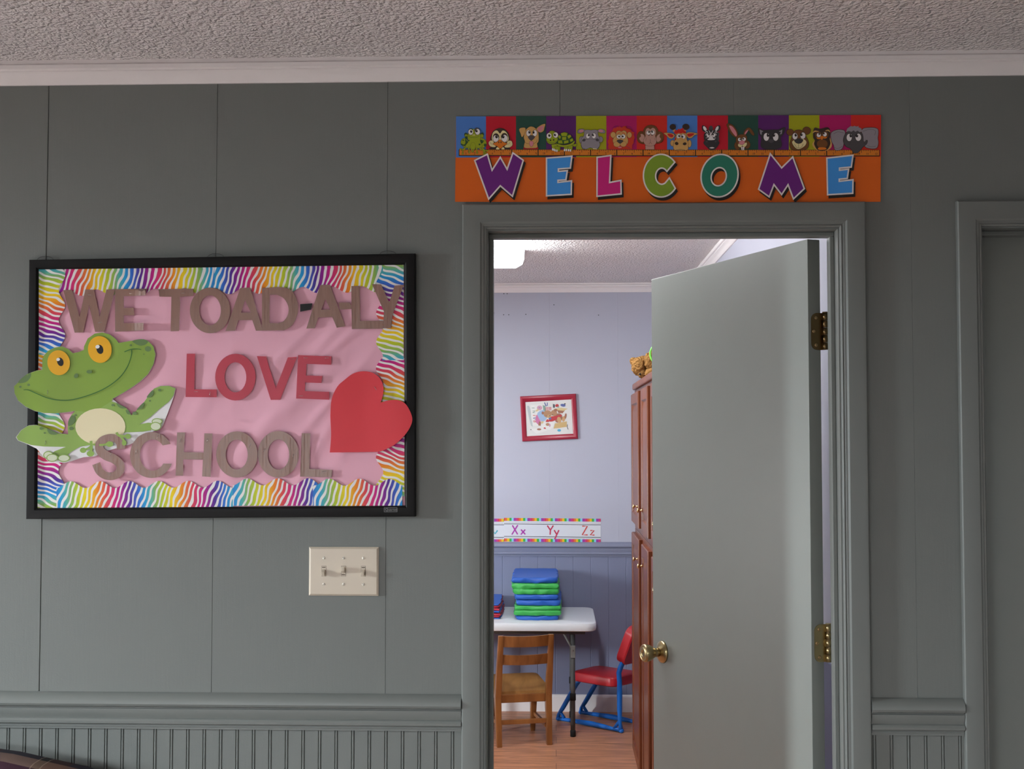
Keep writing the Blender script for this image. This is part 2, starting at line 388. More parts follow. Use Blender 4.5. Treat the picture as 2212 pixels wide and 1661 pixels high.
m_brassd = M('dark_antique_brass', (0.20, 0.13, 0.06), rough=0.3, metal=1.0)
m_steel = M('dull_steel', (0.55, 0.54, 0.5), rough=0.3, metal=1.0)
strike = b.obj('strike_plate', m_brassd); tag(strike, 'small dark metal strike plate let into the left jamb of the open doorway', 'strike plate')

# the open door, hinged on the right jamb and swung into the classroom
HX, HY, ANG, DW, DT = 0.605, 0.0988, 1.17161, 0.812, 0.035
dirv = Vector((-math.cos(ANG), math.sin(ANG), 0)); nrm = Vector((math.sin(ANG), math.cos(ANG), 0))
DM = Matrix(((dirv.x, nrm.x, 0, HX), (dirv.y, nrm.y, 0, HY), (0, 0, 1, 0), (0, 0, 0, 1)))   # local: s along the door, t through it, z up
b = MB(); b.box(0, DW, 0, DT, 0.012, 2.045, 0.0012)
m_door = M('grey_green_door_paint', (0.215, 0.232, 0.215), rough=0.4, spec=0.4, bump=(30, 0.12, 0.002), vary=0.03)
door = struct(b.obj('door_1', m_door)); door.matrix_world = DM
KN = Matrix.Translation((DW - 0.062, 0, 0.939)) @ Matrix.Rotation(PI / 2, 4, 'X')   # local +z -> out of the front face (-t)
b = MB(); b.lathe([(0.0325, 0.0), (0.0325, 0.003), (0.031, 0.0065), (0.024, 0.011), (0.018, 0.013), (0.014, 0.0145)], KN)
ros = b.obj('rosette', m_brass); ros.parent = door
b = MB(); b.lathe([(0.013, 0.012), (0.0125, 0.022), (0.0135, 0.024), (0.0125, 0.026), (0.0165, 0.033), (0.0225, 0.043), (0.0255, 0.053), (0.0258, 0.060), (0.0235, 0.0645), (0.0205, 0.0655), (0.0195, 0.0642), (0.0175, 0.0655), (0.004, 0.067), (0.0035, 0.0655)], KN)
kn = b.obj('door_knob', m_brass); kn.parent = door
tag(kn, 'brass tulip knob with a round privacy button')
b = MB(); KB = Matrix.Translation((DW - 0.062, DT, 0.939)) @ Matrix.Rotation(-PI / 2, 4, 'X')
b.lathe([(0.0325, 0.0), (0.0325, 0.003), (0.031, 0.0065), (0.014, 0.0145), (0.0125, 0.026), (0.0225, 0.043), (0.0258, 0.060), (0.0205, 0.0655)], KB)
o = b.obj('door_knob', m_brass); o.parent = door
def hinge(zc, mleaf):
    b = MB(); h = 0.0445; r = 0.016
    pts = [(0.0, -h), (0.012, -h)]
    prof = []
    t0, t1 = 0.008, DT + 0.006
    prof = [(t1, -h), (t1, h)] + [(t0 + r - r * math.sin(a * PI / 12), h - r + r * math.cos(a * PI / 12)) for a in range(0, 7)] + [(t0 + r - r * math.cos(a * PI / 12), -h + r - r * math.sin(a * PI / 12)) for a in range(0, 7)]
    b.prism([(t, zc + z) for t, z in prof], 'x', -0.0022, 0.0004)
    cx, ct = -0.008, DT + 0.0075
    for k in range(5):
        z0 = zc - h + k * 0.0178; b.tube([(cx, ct, z0 + 0.0004), (cx, ct, z0 + 0.0174)], 0.0062, 14)
    b.tube([(cx, ct, zc + h), (cx, ct, zc + h + 0.0025)], 0.0068, 14)
    for k in (0, 2, 4): b.box(cx - 0.003, cx + 0.006, DT + 0.002, DT + 0.0075, zc - h + k * 0.0178, zc - h + (k + 1) * 0.0178)
    o = b.obj('hinge', mleaf); o.parent = door
    for dz, t in ((0.033, 0.021), (0.0, 0.0145), (-0.033, 0.021)):
        s = MB(); s.lathe([(0.0045, 0), (0.0045, 0.0006), (0.003, 0.0012), (0.0012, 0.0006)], Matrix.Translation((-0.0022, t, zc + dz)) @ Matrix.Rotation(-PI / 2, 4, 'Y'), 14)
        q = s.obj('screw', M('screw_brass', (0.55, 0.36, 0.18), 0.25, metal=1.0)); q.parent = o
    return o
tag(hinge(2.045 - 0.222, m_brassd), 'dark bronze upper hinge'); tag(hinge(2.045 - 0.965, m_brass), 'worn brass middle hinge'); hinge(0.30, m_brassd)
# the shut door at the right
b = MB(); b.box(D2L + 0.003, D2R - 0.003, 0.069, 0.104, 0.012, DH - 0.004, 0.001)
door2 = struct(b.obj('door_2', m_door))
b = MB(); b.lathe([(0.0325, 0.0), (0.0325, 0.003), (0.024, 0.011), (0.014, 0.0145), (0.0125, 0.026), (0.0225, 0.043), (0.0258, 0.060), (0.0205, 0.0655)], Matrix.Translation((D2R - 0.065, 0.069, 0.939)) @ Matrix.Rotation(PI / 2, 4, 'X'))
part(b.obj('door_knob', m_brass), door2)

# ------------------------------------------------------------------ flat paper shapes traced on their own plane
def crop(ox, oy, s):
    return lambda pts: [(ox + x / s, oy + y / s) for x, y in pts]
def smooth(pts, n=6, closed=True):
    """Catmull-Rom through the points"""
    out = []; m = len(pts)
    rng = range(m) if closed else range(m - 1)
    for i in rng:
        if closed: p0, p1, p2, p3 = pts[(i - 1) % m], pts[i], pts[(i + 1) % m], pts[(i + 2) % m]
        else: p0, p1, p2, p3 = pts[max(i - 1, 0)], pts[i], pts[i + 1], pts[min(i + 2, m - 1)]
        for k in range(n):
            t = k / n
            out.append(tuple(0.5 * (2 * p1[j] + (p2[j] - p0[j]) * t + (2 * p0[j] - 5 * p1[j] + 4 * p2[j] - p3[j]) * t * t + (3 * p1[j] - p0[j] - 3 * p2[j] + p3[j]) * t ** 3) for j in (0, 1)))
    if not closed: out.append(tuple(pts[-1]))
    return out
def ell(cx, cy, rx, ry, rot=0, n=28, a0=0, a1=360):
    c, s_ = math.cos(math.radians(rot)), math.sin(math.radians(rot)); out = []
    full = abs(a1 - a0) >= 360
    for k in range(n if full else n + 1):
        a = math.radians(a0 + (a1 - a0) * k / n); x, y = rx * math.cos(a), ry * math.sin(a)
        out.append((cx + x * c - y * s_, cy + x * s_ + y * c))
    return out
def sarea(p): return sum(p[i][0] * p[(i + 1) % len(p)][1] - p[(i + 1) % len(p)][0] * p[i][1] for i in range(len(p))) / 2
def offset(p, d):
    """grow a closed polygon by d (mitred, limited)"""
    if sarea(p) < 0: p = p[::-1]
    out = []; n = len(p)
    for i in range(n):
        a, q, c = Vector(p[i - 1]), Vector(p[i]), Vector(p[(i + 1) % n])
        e1, e2 = (q - a), (c - q)
        if e1.length < 1e-6 or e2.length < 1e-6: out.append(tuple(q)); continue
        n1 = Vector((e1.y, -e1.x)).normalized(); n2 = Vector((e2.y, -e2.x)).normalized()
        m = n1 + n2
        if m.length < 0.2: out.append(tuple(q + n1 * d)); continue
        m.normalize(); k = d / max(0.36, m.dot(n1)); out.append((q.x + m.x * k, q.y + m.y * k))
    return out
def stroke(pts, w, n=4, sm=True):
    """a line of width w (or widths) as a polygon"""
    c = smooth(pts, n, False) if sm and len(pts) > 2 else pts
    ws = w if isinstance(w, (list, tuple)) else [w, w]
    L, R_ = [], []
    for i, q in enumerate(c):
        a, b_ = Vector(c[max(i - 1, 0)]), Vector(c[min(i + 1, len(c) - 1)]); t = (b_ - a).normalized(); nn = Vector((-t.y, t.x))
        k = i / (len(c) - 1) * (len(ws) - 1); j = min(int(k), len(ws) - 2); ww = ws[j] + (ws[j + 1] - ws[j]) * (k - j)
        L.append(tuple(Vector(q) + nn * ww / 2)); R_.append(tuple(Vector(q) - nn * ww / 2))
    return L + R_[::-1]

def resample(loop, step):
    out = []; n = len(loop)
    for i in range(n):
        a, c = Vector(loop[i]), Vector(loop[(i + 1) % n]); k = max(1, int((c - a).length / step))
        for j in range(k): out.append(a.lerp(c, j / k))
    return out
def sheet(name, loops, mats, disp=None, res=0.012, thick=0.0005, parent=None, uv=None, y=0.0):
    """a sheet of paper: outer loop + holes in (x, z) metres, finely triangulated, displaced by disp(x, z), given thickness"""
    vs, es, fs = [], [], []
    for lp in loops:
        r = resample(lp, res); k0 = len(vs); vs += r; fs.append(list(range(k0, k0 + len(r))))
    xs = [v[0] for v in vs]; zs = [v[1] for v in vs]
    gx = min(xs) + res * 0.37; row = 0
    if res < 0.5:
        while gx < max(xs):
            gz = min(zs) + res * (0.37 if row % 2 else 0.8)
            while gz < max(zs):
                vs.append(Vector((gx, gz))); gz += res
            gx += res; row += 1
    co, _, tri, *_ = delaunay_2d_cdt([Vector((v[0], v[1])) for v in vs], [], fs, 2, 1e-7)
    cx, cz = (min(xs) + max(xs)) / 2, (min(zs) + max(zs)) / 2
    me = bpy.data.meshes.new(name)
    P3 = [(c.x - cx, (disp(c.x, c.y) if disp else 0.0), c.y - cz) for c in co]
    me.from_pydata(P3, [], [t if sarea([co[i] for i in t]) > 0 else t[::-1] for t in tri])
    if uv:
        lay = me.uv_layers.new(name='UVMap')
        for lp in me.loops: lay.data[lp.index].uv = uv(co[lp.vertex_index].x, co[lp.vertex_index].y)
    for m in (mats if isinstance(mats, (list, tuple)) else [mats]): me.materials.append(m)
    for p in me.polygons: p.use_smooth = disp is not None
    o = bpy.data.objects.new(name, me); COL.objects.link(o); o.location = (cx, y, cz)
    if thick:
        s_ = o.modifiers.new('paper_thickness', 'SOLIDIFY'); s_.thickness = thick; s_.offset = -1.0
        e_ = o.modifiers.new('crisp_edge', 'EDGE_SPLIT'); e_.split_angle = math.radians(40)
    if parent: part(o, parent)
    return o
def onto(pts, Y): return [((p := W(x, y, Y)).x, p.z) for x, y in pts]

STEP = 0.00009
def prints(name, items, Y, parent, dy=None, step=STEP):
    """ink printed on paper: coloured polygons (in pixels) laid one over the other"""
    me = bpy.data.meshes.new(name); V, Fc, mi = [], [], []; keys = []
    for i, (key, poly) in enumerate(items):
        loops = poly if isinstance(poly[0][0], (tuple, list)) else [poly]
        L = [onto(lp, Y) for lp in loops]
        L3 = [[Vector((x, 0, z)) for x, z in lp] for lp in L]
        flat = [p for lp in L for p in lp]; k0 = len(V)
        for x, z in flat: V.append((x, Y - (dy(x, z) if dy else 0) - step * (i + 1), z))
        if key not in keys: keys.append(key)
        for t in tessellate_polygon(L3):
            t = [k0 + q for q in t]
            if sarea([(V[q][0], V[q][2]) for q in t]) < 0: t = t[::-1]
            Fc.append(t); mi.append(keys.index(key))
    c = Vector((sum(v[0] for v in V) / len(V), Y, sum(v[2] for v in V) / len(V)))
    me.from_pydata([tuple(Vector(v) - c) for v in V], [], Fc)
    for m in keys: me.materials.append(MATS[m])
    for p, m in zip(me.polygons, mi): p.material_index = m
    o = bpy.data.objects.new(name, me); COL.objects.link(o); o.location = c
    if parent: part(o, parent)
    return o
def ink(key, col, rough=0.5): return M(key, col, rough=rough, spec=0.3)

# ------------------------------------------------------------------ bulletin board
m_black = M('black_frame_lacquer', (0.008, 0.0075, 0.0075), rough=0.5, spec=0.2, bump=(40, 0.15, 0.001))
board = tag(empty('bulletin_board', W(478, 835, 0)), 'wide black framed bulletin board covered in pink paper beside the open door', 'bulletin board')
O4 = onto([(62, 561), (897, 547), (897, 1116), (55, 1121)], -0.022); I4 = onto([(83.5, 582), (873, 572), (875, 1092), (80.3, 1097.6)], -0.016)
def lerp2(a, c, t): return (a[0] + (c[0] - a[0]) * t, a[1] + (c[1] - a[1]) * t)
b = MB(); rings = []
for o_, i_ in zip(O4, I4):
    ring = []
    for t, h in ((0, 0.0005), (0, 0.019), (0.06, 0.0215), (0.12, 0.022), (0.80, 0.022), (0.88, 0.0205), (0.97, 0.0165), (1.0, 0.0155), (1.0, 0.006)):
        p = lerp2(o_, i_, t); ring.append(b.bm.verts.new((p[0], -h, p[1])))
    rings.append(ring)
for i in range(4):
    for k in range(8): b.bm.faces.new((rings[i][k], rings[i][k + 1], rings[(i + 1) % 4][k + 1], rings[(i + 1) % 4][k]))
part(autosmooth(b.obj('frame', m_black), 25), board)
b = MB(); pi = [lerp2(i_, o_, 0.15) for o_, i_ in zip(O4, I4)]
b.prism(pi, 'y', -0.0100, -0.0008); part(b.obj('cork_panel', M('cork', (0.28, 0.17, 0.09), 0.9, bump=(120, 0.6, 0.002))), board)
# small maker's label at the bottom right of the frame
def text_mesh(name, s, size, mat, align='CENTER', bold=0.0):
    c = bpy.data.curves.new(name, 'FONT'); c.body = s; c.size = size; c.align_x = align; c.align_y = 'CENTER'; c.offset = bold
    o = bpy.data.objects.new(name + '_tmp', c); COL.objects.link(o); bpy.context.view_layer.update()
    me = bpy.data.meshes.new_from_object(o.evaluated_get(bpy.context.evaluated_depsgraph_get())); bpy.data.objects.remove(o)
    me.name = name; me.materials.clear(); me.materials.append(mat)
    r = bpy.data.objects.new(name, me); COL.objects.link(r); return r
ink('label_black', (0.015, 0.015, 0.016)); m_silver = ink('label_silver', (0.22, 0.22, 0.22), 0.4)
lb = prints('maker_label', [('label_silver', [(829.5, 1096.2), (858.2, 1096.0), (858.2, 1105.8), (829.5, 1106)]), ('label_black', [(830.3, 1097), (857.4, 1096.8), (857.4, 1105), (830.3, 1105.2)])], -0.0222, board)
tx = text_mesh('maker_lettering', 'Quartet', 0.0085, m_silver); p = W(845, 1101, -0.0226); tx.location = p; tx.rotation_euler = (PI / 2, 0, 0); part(tx, lb)

def bump1(x, c, w): return math.exp(-((x - c) / w) ** 2)
def pink_disp(x, z):
    d = 0.0018 * noise.noise((x * 5, z * 5, 2.0)) + 0.0010 * noise.noise((x * 13, z * 9, 5.0))
    for (x0, z0, dx, dz, w, h) in ((-0.55, 1.78, 0.7, 0.72, 0.013, 2.6), (-0.60, 1.66, 0.7, 0.72, 0.019, 2.8), (-0.47, 1.82, 0.75, 0.66, 0.010, 2.4), (-0.68, 1.60, 0.6, 0.8, 0.018, 2.4), (-0.42, 1.85, 0.8, 0.6, 0.009, 2.2), (-0.80, 1.70, 0.5, 0.86, 0.020, 1.7), (-0.44, 1.62, 0.55, 0.83, 0.014, 2.2), (-0.52, 1.66, 0.66, 0.75, 0.011, 2.4), (-0.64, 1.76, 0.72, 0.69, 0.012, 2.0), (-0.95, 1.60, 0.45, 0.9, 0.02, 1.5), (-0.57, 1.52, 0.5, 0.86, 0.012, 2.0)):
        u = (x - x0) * dz - (z - z0) * dx; v = (x - x0) * dx + (z - z0) * dz
        d += 0.0015 * h * math.exp(-(u / w) ** 2) * math.exp(-(v / 0.13) ** 2)
    for xf, h in ((-0.950, 0.0006), (-0.757, 0.0005), (-0.627, 0.0007), (-0.495, 0.0005)): d += h * max(0, 1 - abs(x - xf - 0.004 * math.sin(z * 9)) / 0.006)
    e = min(x + 1.21, -0.352 - x, z - 1.41, 1.965 - z); return -max(-0.001, min(d, 0.0018 if e < 0.085 else 0.0018 + 0.05 * (e - 0.085)))
m_pink = M('pink_butcher_paper', (0.80, 0.43, 0.53), rough=0.7, spec=0.2, bump=(420, 0.12, 0.0006))
pk = sheet('paper_backing', [[lerp2(i_, o_, 0.02) for o_, i_ in zip(O4, I4)]], m_pink, pink_disp, 0.0065, 0, board, y=-0.0112)

for px_ in (98, 466, 838):
    hw_ = MB(); c_ = W(px_, 553.5 - (px_ - 98) * 0.016, -0.004)
    hw_.tube([c_ + Vector((0.020 * math.cos(a_), 0, -0.010 + 0.010 * math.sin(a_))) for a_ in [PI * k / 8 for k in range(9)]], 0.0006, 6)
    part(hw_.obj('hanging_wire', M('picture_wire', (0.10, 0.10, 0.095), 0.4, metal=0.8)), board)

# rainbow zebra border strips
def zebra_mat():
    m = bpy.data.materials.new('rainbow_zebra_print'); m.use_nodes = True; nt = m.node_tree; b = nt.nodes['Principled BSDF']
    uvn = nd(nt, 'ShaderNodeUVMap'); sp = nd(nt, 'ShaderNodeSeparateXYZ'); nt.links.new(uvn.outputs[0], sp.inputs[0])
    u, v = sp.outputs[0], sp.outputs[1]
    fr = math_node(nt, 'FRACT', math_node(nt, 'DIVIDE', u, 0.2))
    cr = nd(nt, 'ShaderNodeValToRGB'); els = cr.color_ramp.elements
    cols = [(0.0, (0.24, 0.44, 0.10)), (0.08, (0.46, 0.56, 0.02)), (0.20, (0.84, 0.62, 0.01)), (0.32, (0.80, 0.23, 0.01)), (0.42, (0.70, 0.06, 0.07)), (0.53, (0.60, 0.01, 0.20)), (0.63, (0.26, 0.01, 0.26)),
            (0.70, (0.085, 0.02, 0.28)), (0.80, (0.03, 0.14, 0.58)), (0.88, (0.015, 0.33, 0.64)), (0.95, (0.09, 0.43, 0.36)), (1.0, (0.24, 0.44, 0.10))]
    els[0].position, els[0].color = cols[0][0], (*cols[0][1], 1); els[1].position, els[1].color = 1.0, (*cols[-1][1], 1)
    for p_, c_ in cols[1:-1]: e = els.new(p_); e.color = (*c_, 1)
    nt.links.new(fr, cr.inputs[0])
    # stripes: leaning, wobbling, forking
    n1 = nd(nt, 'ShaderNodeTexNoise'); n1.inputs['Scale'].default_value = 22; n1.inputs['Detail'].default_value = 1.0
    mp = nd(nt, 'ShaderNodeMapping'); mp.inputs['Scale'].default_value = (1.0, 0.8, 1); nt.links.new(uvn.outputs[0], mp.inputs[0]); nt.links.new(mp.outputs[0], n1.inputs['Vector'])
    ph = math_node(nt, 'ADD', math_node(nt, 'DIVIDE', math_node(nt, 'SUBTRACT', u, math_node(nt, 'MULTIPLY', v, 0.34)), 0.0125), math_node(nt, 'MULTIPLY', n1.outputs['Fac'], 2.1))
    sn = math_node(nt, 'SINE', math_node(nt, 'MULTIPLY', ph, 2 * PI))
    st = nd(nt, 'ShaderNodeMapRange'); st.inputs[1].default_value = 0.22; st.inputs[2].default_value = 0.42; nt.links.new(sn, st.inputs[0])
    mx = nd(nt, 'ShaderNodeMixRGB'); nt.links.new(st.outputs[0], mx.inputs[0]); nt.links.new(cr.outputs[0], mx.inputs[1]); mx.inputs[2].default_value = (0.82, 0.80, 0.78, 1)
    nt.links.new(mx.outputs[0], b.inputs['Base Color']); b.inputs['Roughness'].default_value = 0.42; b.inputs['Specular IOR Level'].default_value = 0.25
    MATS['zebra'] = m; return m
m_zeb = zebra_mat()
PXM = 915.0                                   # pixels per metre on the front wall (board area)
def strip(name, side, a, b_, base, mean, per, peak, amp, u0, usign, label, Y, lift=0.0, base2=None):
    """scalloped border strip; side: T B L R; runs a..b px along; straight edge at base, scalloped edge about mean"""
    n = 60; straight, wavy = [], []
    for k in range(n + 1):
        t = a + (b_ - a) * k / n; f = k / n
        bs = base + ((base2 - base) * f if base2 is not None else 0)
        mn = mean + ((base2 - base) * f if base2 is not None else 0)
        w = mn + amp * math.cos(2 * PI * (t - peak) / per)
        straight.append((t, bs) if side in 'TB' else (bs, t)); wavy.append((t, w) if side in 'TB' else (w, t))
    loop = onto(straight + wavy[::-1], Y)
    def uv(x, z):
        q = Vector((x, Y, z)) - EYE; zz = q.dot(FW); px = 1106 + F_PX * q.dot(RT) / zz; py = 830.5 - F_PX * q.dot(UP) / zz
        al, ac = (px, py) if side in 'TB' else (py, px)
        return ((al - u0) / PXM * usign, abs(ac - base) / PXM)
    def dp(x, z): return -0.0008 * abs(noise.noise((x * 9, z * 9, 3.3))) - lift * 0.5 * (1 + math.sin(x * 31 + z * 27))
    o = sheet(name, [loop], m_zeb, dp, 0.010, 0.0004, None, uv, Y)
    return tag(o, label, 'border strip', 'rainbow zebra border strips on the bulletin board')
def uoff(px, seq, sgn): return px - sgn * seq * 0.2 * PXM     # pixel where u = 0 when colour position seq sits at px
strip('border_strip', 'T', 120, 467, 581.6, 633, 63.6, 177, 7, uoff(151, 0.53, -1), -1, 'zebra striped scalloped border strip along the top left edge of the board', -0.0140, base2=577.2)
strip('border_strip', 'T', 463, 845, 577.3, 629, 63.6, 495, 7, uoff(500, 0.70, -1), -1, 'zebra striped scalloped border strip along the top edge, right half', -0.0144, base2=572.4)
strip('border_strip', 'L', 757, 1097, 81, 133, 65.3, 790, 7, uoff(797, 0.40, 1), 1, 'zebra striped border strip down the left edge, lower piece behind the frog', -0.0142)
strip('border_strip', 'L', 579, 766, 84, 134, 65.3, 594.5, 7, uoff(597, 0.0, 1), 1, 'zebra striped border strip down the left edge, upper piece by the letter W', -0.0150, 0.0005)
strip('border_strip', 'R', 772, 1072, 873.5, 820, 64, 796 + 32, 8, uoff(785, 0.53, -1), -1, 'zebra striped border strip down the right edge, lower piece beside the heart', -0.0146)
strip('border_strip', 'R', 571, 778, 872, 820, 63, 613 + 31.5, 7.5, uoff(630, 0.70, -1), -1, 'zebra striped border strip down the right edge, upper piece behind the letter Y', -0.0150, 0.0005)
strip('border_strip', 'B', 122, 504, 1097.5, 1047, 63.4, 153, -7.5, uoff(153, 0.0, 1), 1, 'zebra striped scalloped border strip along the bottom edge under SCHOOL, left piece', -0.0144, base2=1096)
strip('border_strip', 'B', 503, 686, 1092.5, 1041, 65.5, 534.4, -7.5, uoff(534, 0.0, 1), 1, 'zebra striped scalloped border strip along the bottom edge, short middle piece', -0.0148, base2=1092)
strip('border_strip', 'B', 676, 869, 1092.5, 1041, 65.1, 711.3, -7.5, uoff(711, 0.0, 1), 1, 'zebra striped scalloped border strip along the bottom edge, right piece under the heart', -0.0152, base2=1093.5)

# cut-out paper letters
m_brown = M('brown_card', (0.26, 0.14, 0.105), rough=0.32, spec=0.5, bump=(9, 0.5, 0.004, (7, 1, 1)))
m_red = M('red_card', (0.48, 0.035, 0.065), rough=0.42, spec=0.45, bump=(8, 0.15, 0.003, (5, 1, 1)))
m_blackcard = M('black_card', (0.02, 0.019, 0.02), rough=0.5)
m_staple = M('staple_wire', (0.75, 0.74, 0.72), rough=0.25, metal=1.0)
def staple(px, py, ang, parent, Y):
    c = W(px, py, Y); d = Vector((math.cos(ang), 0, math.sin(ang))) * 0.0048
    b_ = MB(); b_.tube([c - d + Vector((0, 0.003, 0)), c - d, c + d, c + d + Vector((0, 0.003, 0))], 0.00045, 6); part(b_.obj('staple', m_staple), parent)
C1, C2, C3, C4 = crop(20, 530, 4.809), crop(440, 530, 4.608), crop(20, 820, 4.809), crop(440, 820, 4.608)
_ln = [0]
def letter(ch, loops, mat, label, group, staples=(), Y=-0.0168, lift=None, wave=0.0009):
    _ln[0] += 1; k = _ln[0]; Y = Y - 0.0004 * (k % 4)
    L = [onto(lp, Y) for lp in loops]
    def dp(x, z):
        d = wave * (noise.noise((x * 22, z * 7, k * 3.1)) + 0.6)
        if lift: d += lift(x, z)
        return -d
    o = sheet('paper_letter', L, mat, dp, 0.009, 0.0006, None, None, Y)
    tag(o, label, 'letter', group)
    for s_ in staples: staple(s_[0], s_[1], s_[2], o, Y - 0.0022)
    return o
G1 = 'brown paper letters of the top line'; G2 = 'red paper letters of the middle line'; G3 = 'brown paper letters of the bottom line'
letter('W', [C1([(562, 465), (655, 463), (730, 745), (790, 458), (880, 460), (940, 745), (1010, 458), (1100, 455), (990, 898), (893, 898), (830, 620), (768, 905), (680, 907)])], m_brown, 'brown paper letter W at the start of the top line', G1, ((193, 637, 0), (216, 696.5, 0.1)))
_e = C1([(1298, 690)])[0]; ex = W(_e[0], _e[1], -0.0168).x
letter('E', [C1([(1100, 455), (1435, 450), (1438, 525), (1190, 528), (1190, 650), (1298, 650), (1305, 727), (1190, 727), (1190, 808), (1412, 808), (1410, 885), (1190, 893), (1100, 897)])], m_brown, 'brown paper letter E with curling arms, second in the top line', G1, ((284, 634, 0),), lift=lambda x, z: (max(0, x - ex + 0.014) ** 1.4) * 1.0 if z < 1.915 else 0)
letter('T', [C1([(1552, 455), (1910, 450), (1915, 525), (1772, 535), (1776, 600), (1765, 890), (1677, 893), (1685, 535), (1560, 533)])], m_brown, 'brown paper letter T in the top line, left of the O', G1, ((395, 633, 0),))
letter('O', [ell(453.9, 670.5, 43.6, 49.3, 0, 40), ell(454, 670.3, 23.3, 32.3, 0, 32)], m_brown, 'brown paper letter O, the only O in the top line', G1)
letter('A', [C2([(218, 853), (365, 425), (462, 420), (590, 848), (520, 850), (483, 742), (345, 745), (312, 850)]), C2([(412, 545), (470, 668), (372, 670)])], m_brown, 'brown paper letter A between O and D in the top line', G1)
letter('D', [C2([(580, 425)] + smooth([(740, 415), (830, 425), (900, 480), (940, 590), (932, 690), (880, 795), (800, 845)], 4, False) + [(580, 848)]), C2([(658, 492)] + smooth([(730, 492), (800, 530), (843, 610), (838, 690), (795, 755), (735, 775)], 4, False) + [(655, 773)])], m_brown, 'brown paper letter D in the top line, left of the black dash', G1)
letter('-', [C2([(960, 585), (1082, 577), (1068, 640), (960, 660)])], m_blackcard, 'small black paper dash after the letter D', 'paper dashes in the top line')
letter('A', [C2([(1160, 395), (1255, 392), (1410, 805), (1325, 820), (1280, 712), (1140, 718), (1105, 825), (1022, 828)]), C2([(1212, 535), (1260, 640), (1170, 642)])], m_brown, 'brown paper letter A between the two dashes', G1)
letter('-', [C2([(1345, 570), (1450, 568), (1470, 600), (1472, 632), (1355, 640)])], m_brown, 'small brown paper dash before the letter L', 'paper dashes in the top line')
letter('L', [C2([(1470, 405), (1553, 403), (1558, 752), (1790, 748), (1780, 830), (1475, 832)])], m_brown, 'brown paper letter L in the top line, left of the Y', G1)
letter('Y', [C2([(1675, 385), (1765, 390), (1848, 570), (1900, 400), (1993, 393), (1880, 690), (1865, 825), (1785, 825), (1795, 660)])], m_brown, 'brown paper letter Y at the right end of the top line', G1)
letter('L', [C1([(1845, 1125), (1930, 1125), (1922, 1495), (2155, 1497), (2155, 1578), (1832, 1575)])], m_red, 'red paper letter L of LOVE', G2, ((423, 846, 0), (453.5, 851, 1.5)))
letter('O', [ell(508.6, 814.7, 43.6, 50.4, 0, 40), ell(508.6, 815, 23.6, 32.5, 0, 32)], m_red, 'red paper letter O of LOVE', G2)
letter('V', [[(555, 769.2), (574.5, 769.8), (595.8, 839.2), (621.9, 772), (641.8, 770.9), (605.4, 863.4), (585, 863.8)]], m_red, 'red paper letter V of LOVE', G2, ((632, 775.5, 0.1),))
letter('E', [[(644, 767), (716, 769.8), (715.6, 787.8), (662.4, 786), (660.9, 811), (696.5, 812.1), (694.3, 827.3), (659.2, 826.2), (658.8, 844.7), (711.3, 846.4), (711.3, 863.4), (639.7, 860.8)]], m_red, 'red paper letter E of LOVE', G2, ((660, 773, 0), (706, 773, 0), (650, 855, 0)))
S_pts = smooth([(1165, 720), (1152, 655), (1105, 612), (1040, 605), (972, 630), (938, 682), (952, 742), (1010, 790), (1085, 822), (1145, 870), (1158, 925), (1130, 975), (1070, 1003), (1000, 995), (940, 950), (906, 872)], 5, False)
letter('S', [C3(stroke(S_pts, [90, 80, 78, 86, 96, 92, 84, 80, 82, 86], sm=False))], m_brown, 'brown paper letter S over the frog at the start of SCHOOL', G3, ((240, 980, 1.2), (238, 1024, 1.4)), -0.0215, wave=0.0016)
def c_letter():
    o = ell(1480, 783, 225, 239, 0, 40, -29, -338); i = ell(1490, 783, 132, 162, 0, 32, -327, -38)
    return C3(o + i)
letter('C', [c_letter()], m_brown, 'brown paper letter C of SCHOOL, over the foot of the frog', G3, ((294, 976, 1.3), (340, 944, 1.2)), -0.0215, wave=0.0016)
letter('H', [C3([(1745, 548), (1828, 548), (1812, 752), (2020, 757), (2028, 558), (2112, 560), (2092, 1010), (2005, 1005), (2012, 830), (1808, 828), (1808, 998), (1730, 998)])], m_brown, 'brown paper letter H of SCHOOL', G3, ((389.5, 952, 1.2), (447.5, 951, 1.2)), wave=0.0018)
letter('O', [ell(511.9, 981.7, 44.9, 49.9, 0, 40), ell(511.6, 981.9, 23.9, 32.3, 0, 32)], m_brown, 'brown paper letter O in SCHOOL, just right of the H', G3, ((540, 962, 1.2),), wave=0.0018)
letter('O', [ell(601.4, 981.2, 44.3, 50.4, 0, 40), ell(601.7, 981.7, 23.4, 32.5, 0, 32)], m_brown, 'brown paper letter O in SCHOOL, left of the last L', G3, ((570.5, 973, 1.0), (633, 985, 1.4)), wave=0.0018)
letter('L', [C4([(977, 533), (1062, 535), (1052, 888), (1278, 898), (1272, 972), (960, 965)])], m_brown, 'brown paper letter L at the end of SCHOOL', G3, ((700, 1018, 0.2),), wave=0.0014)

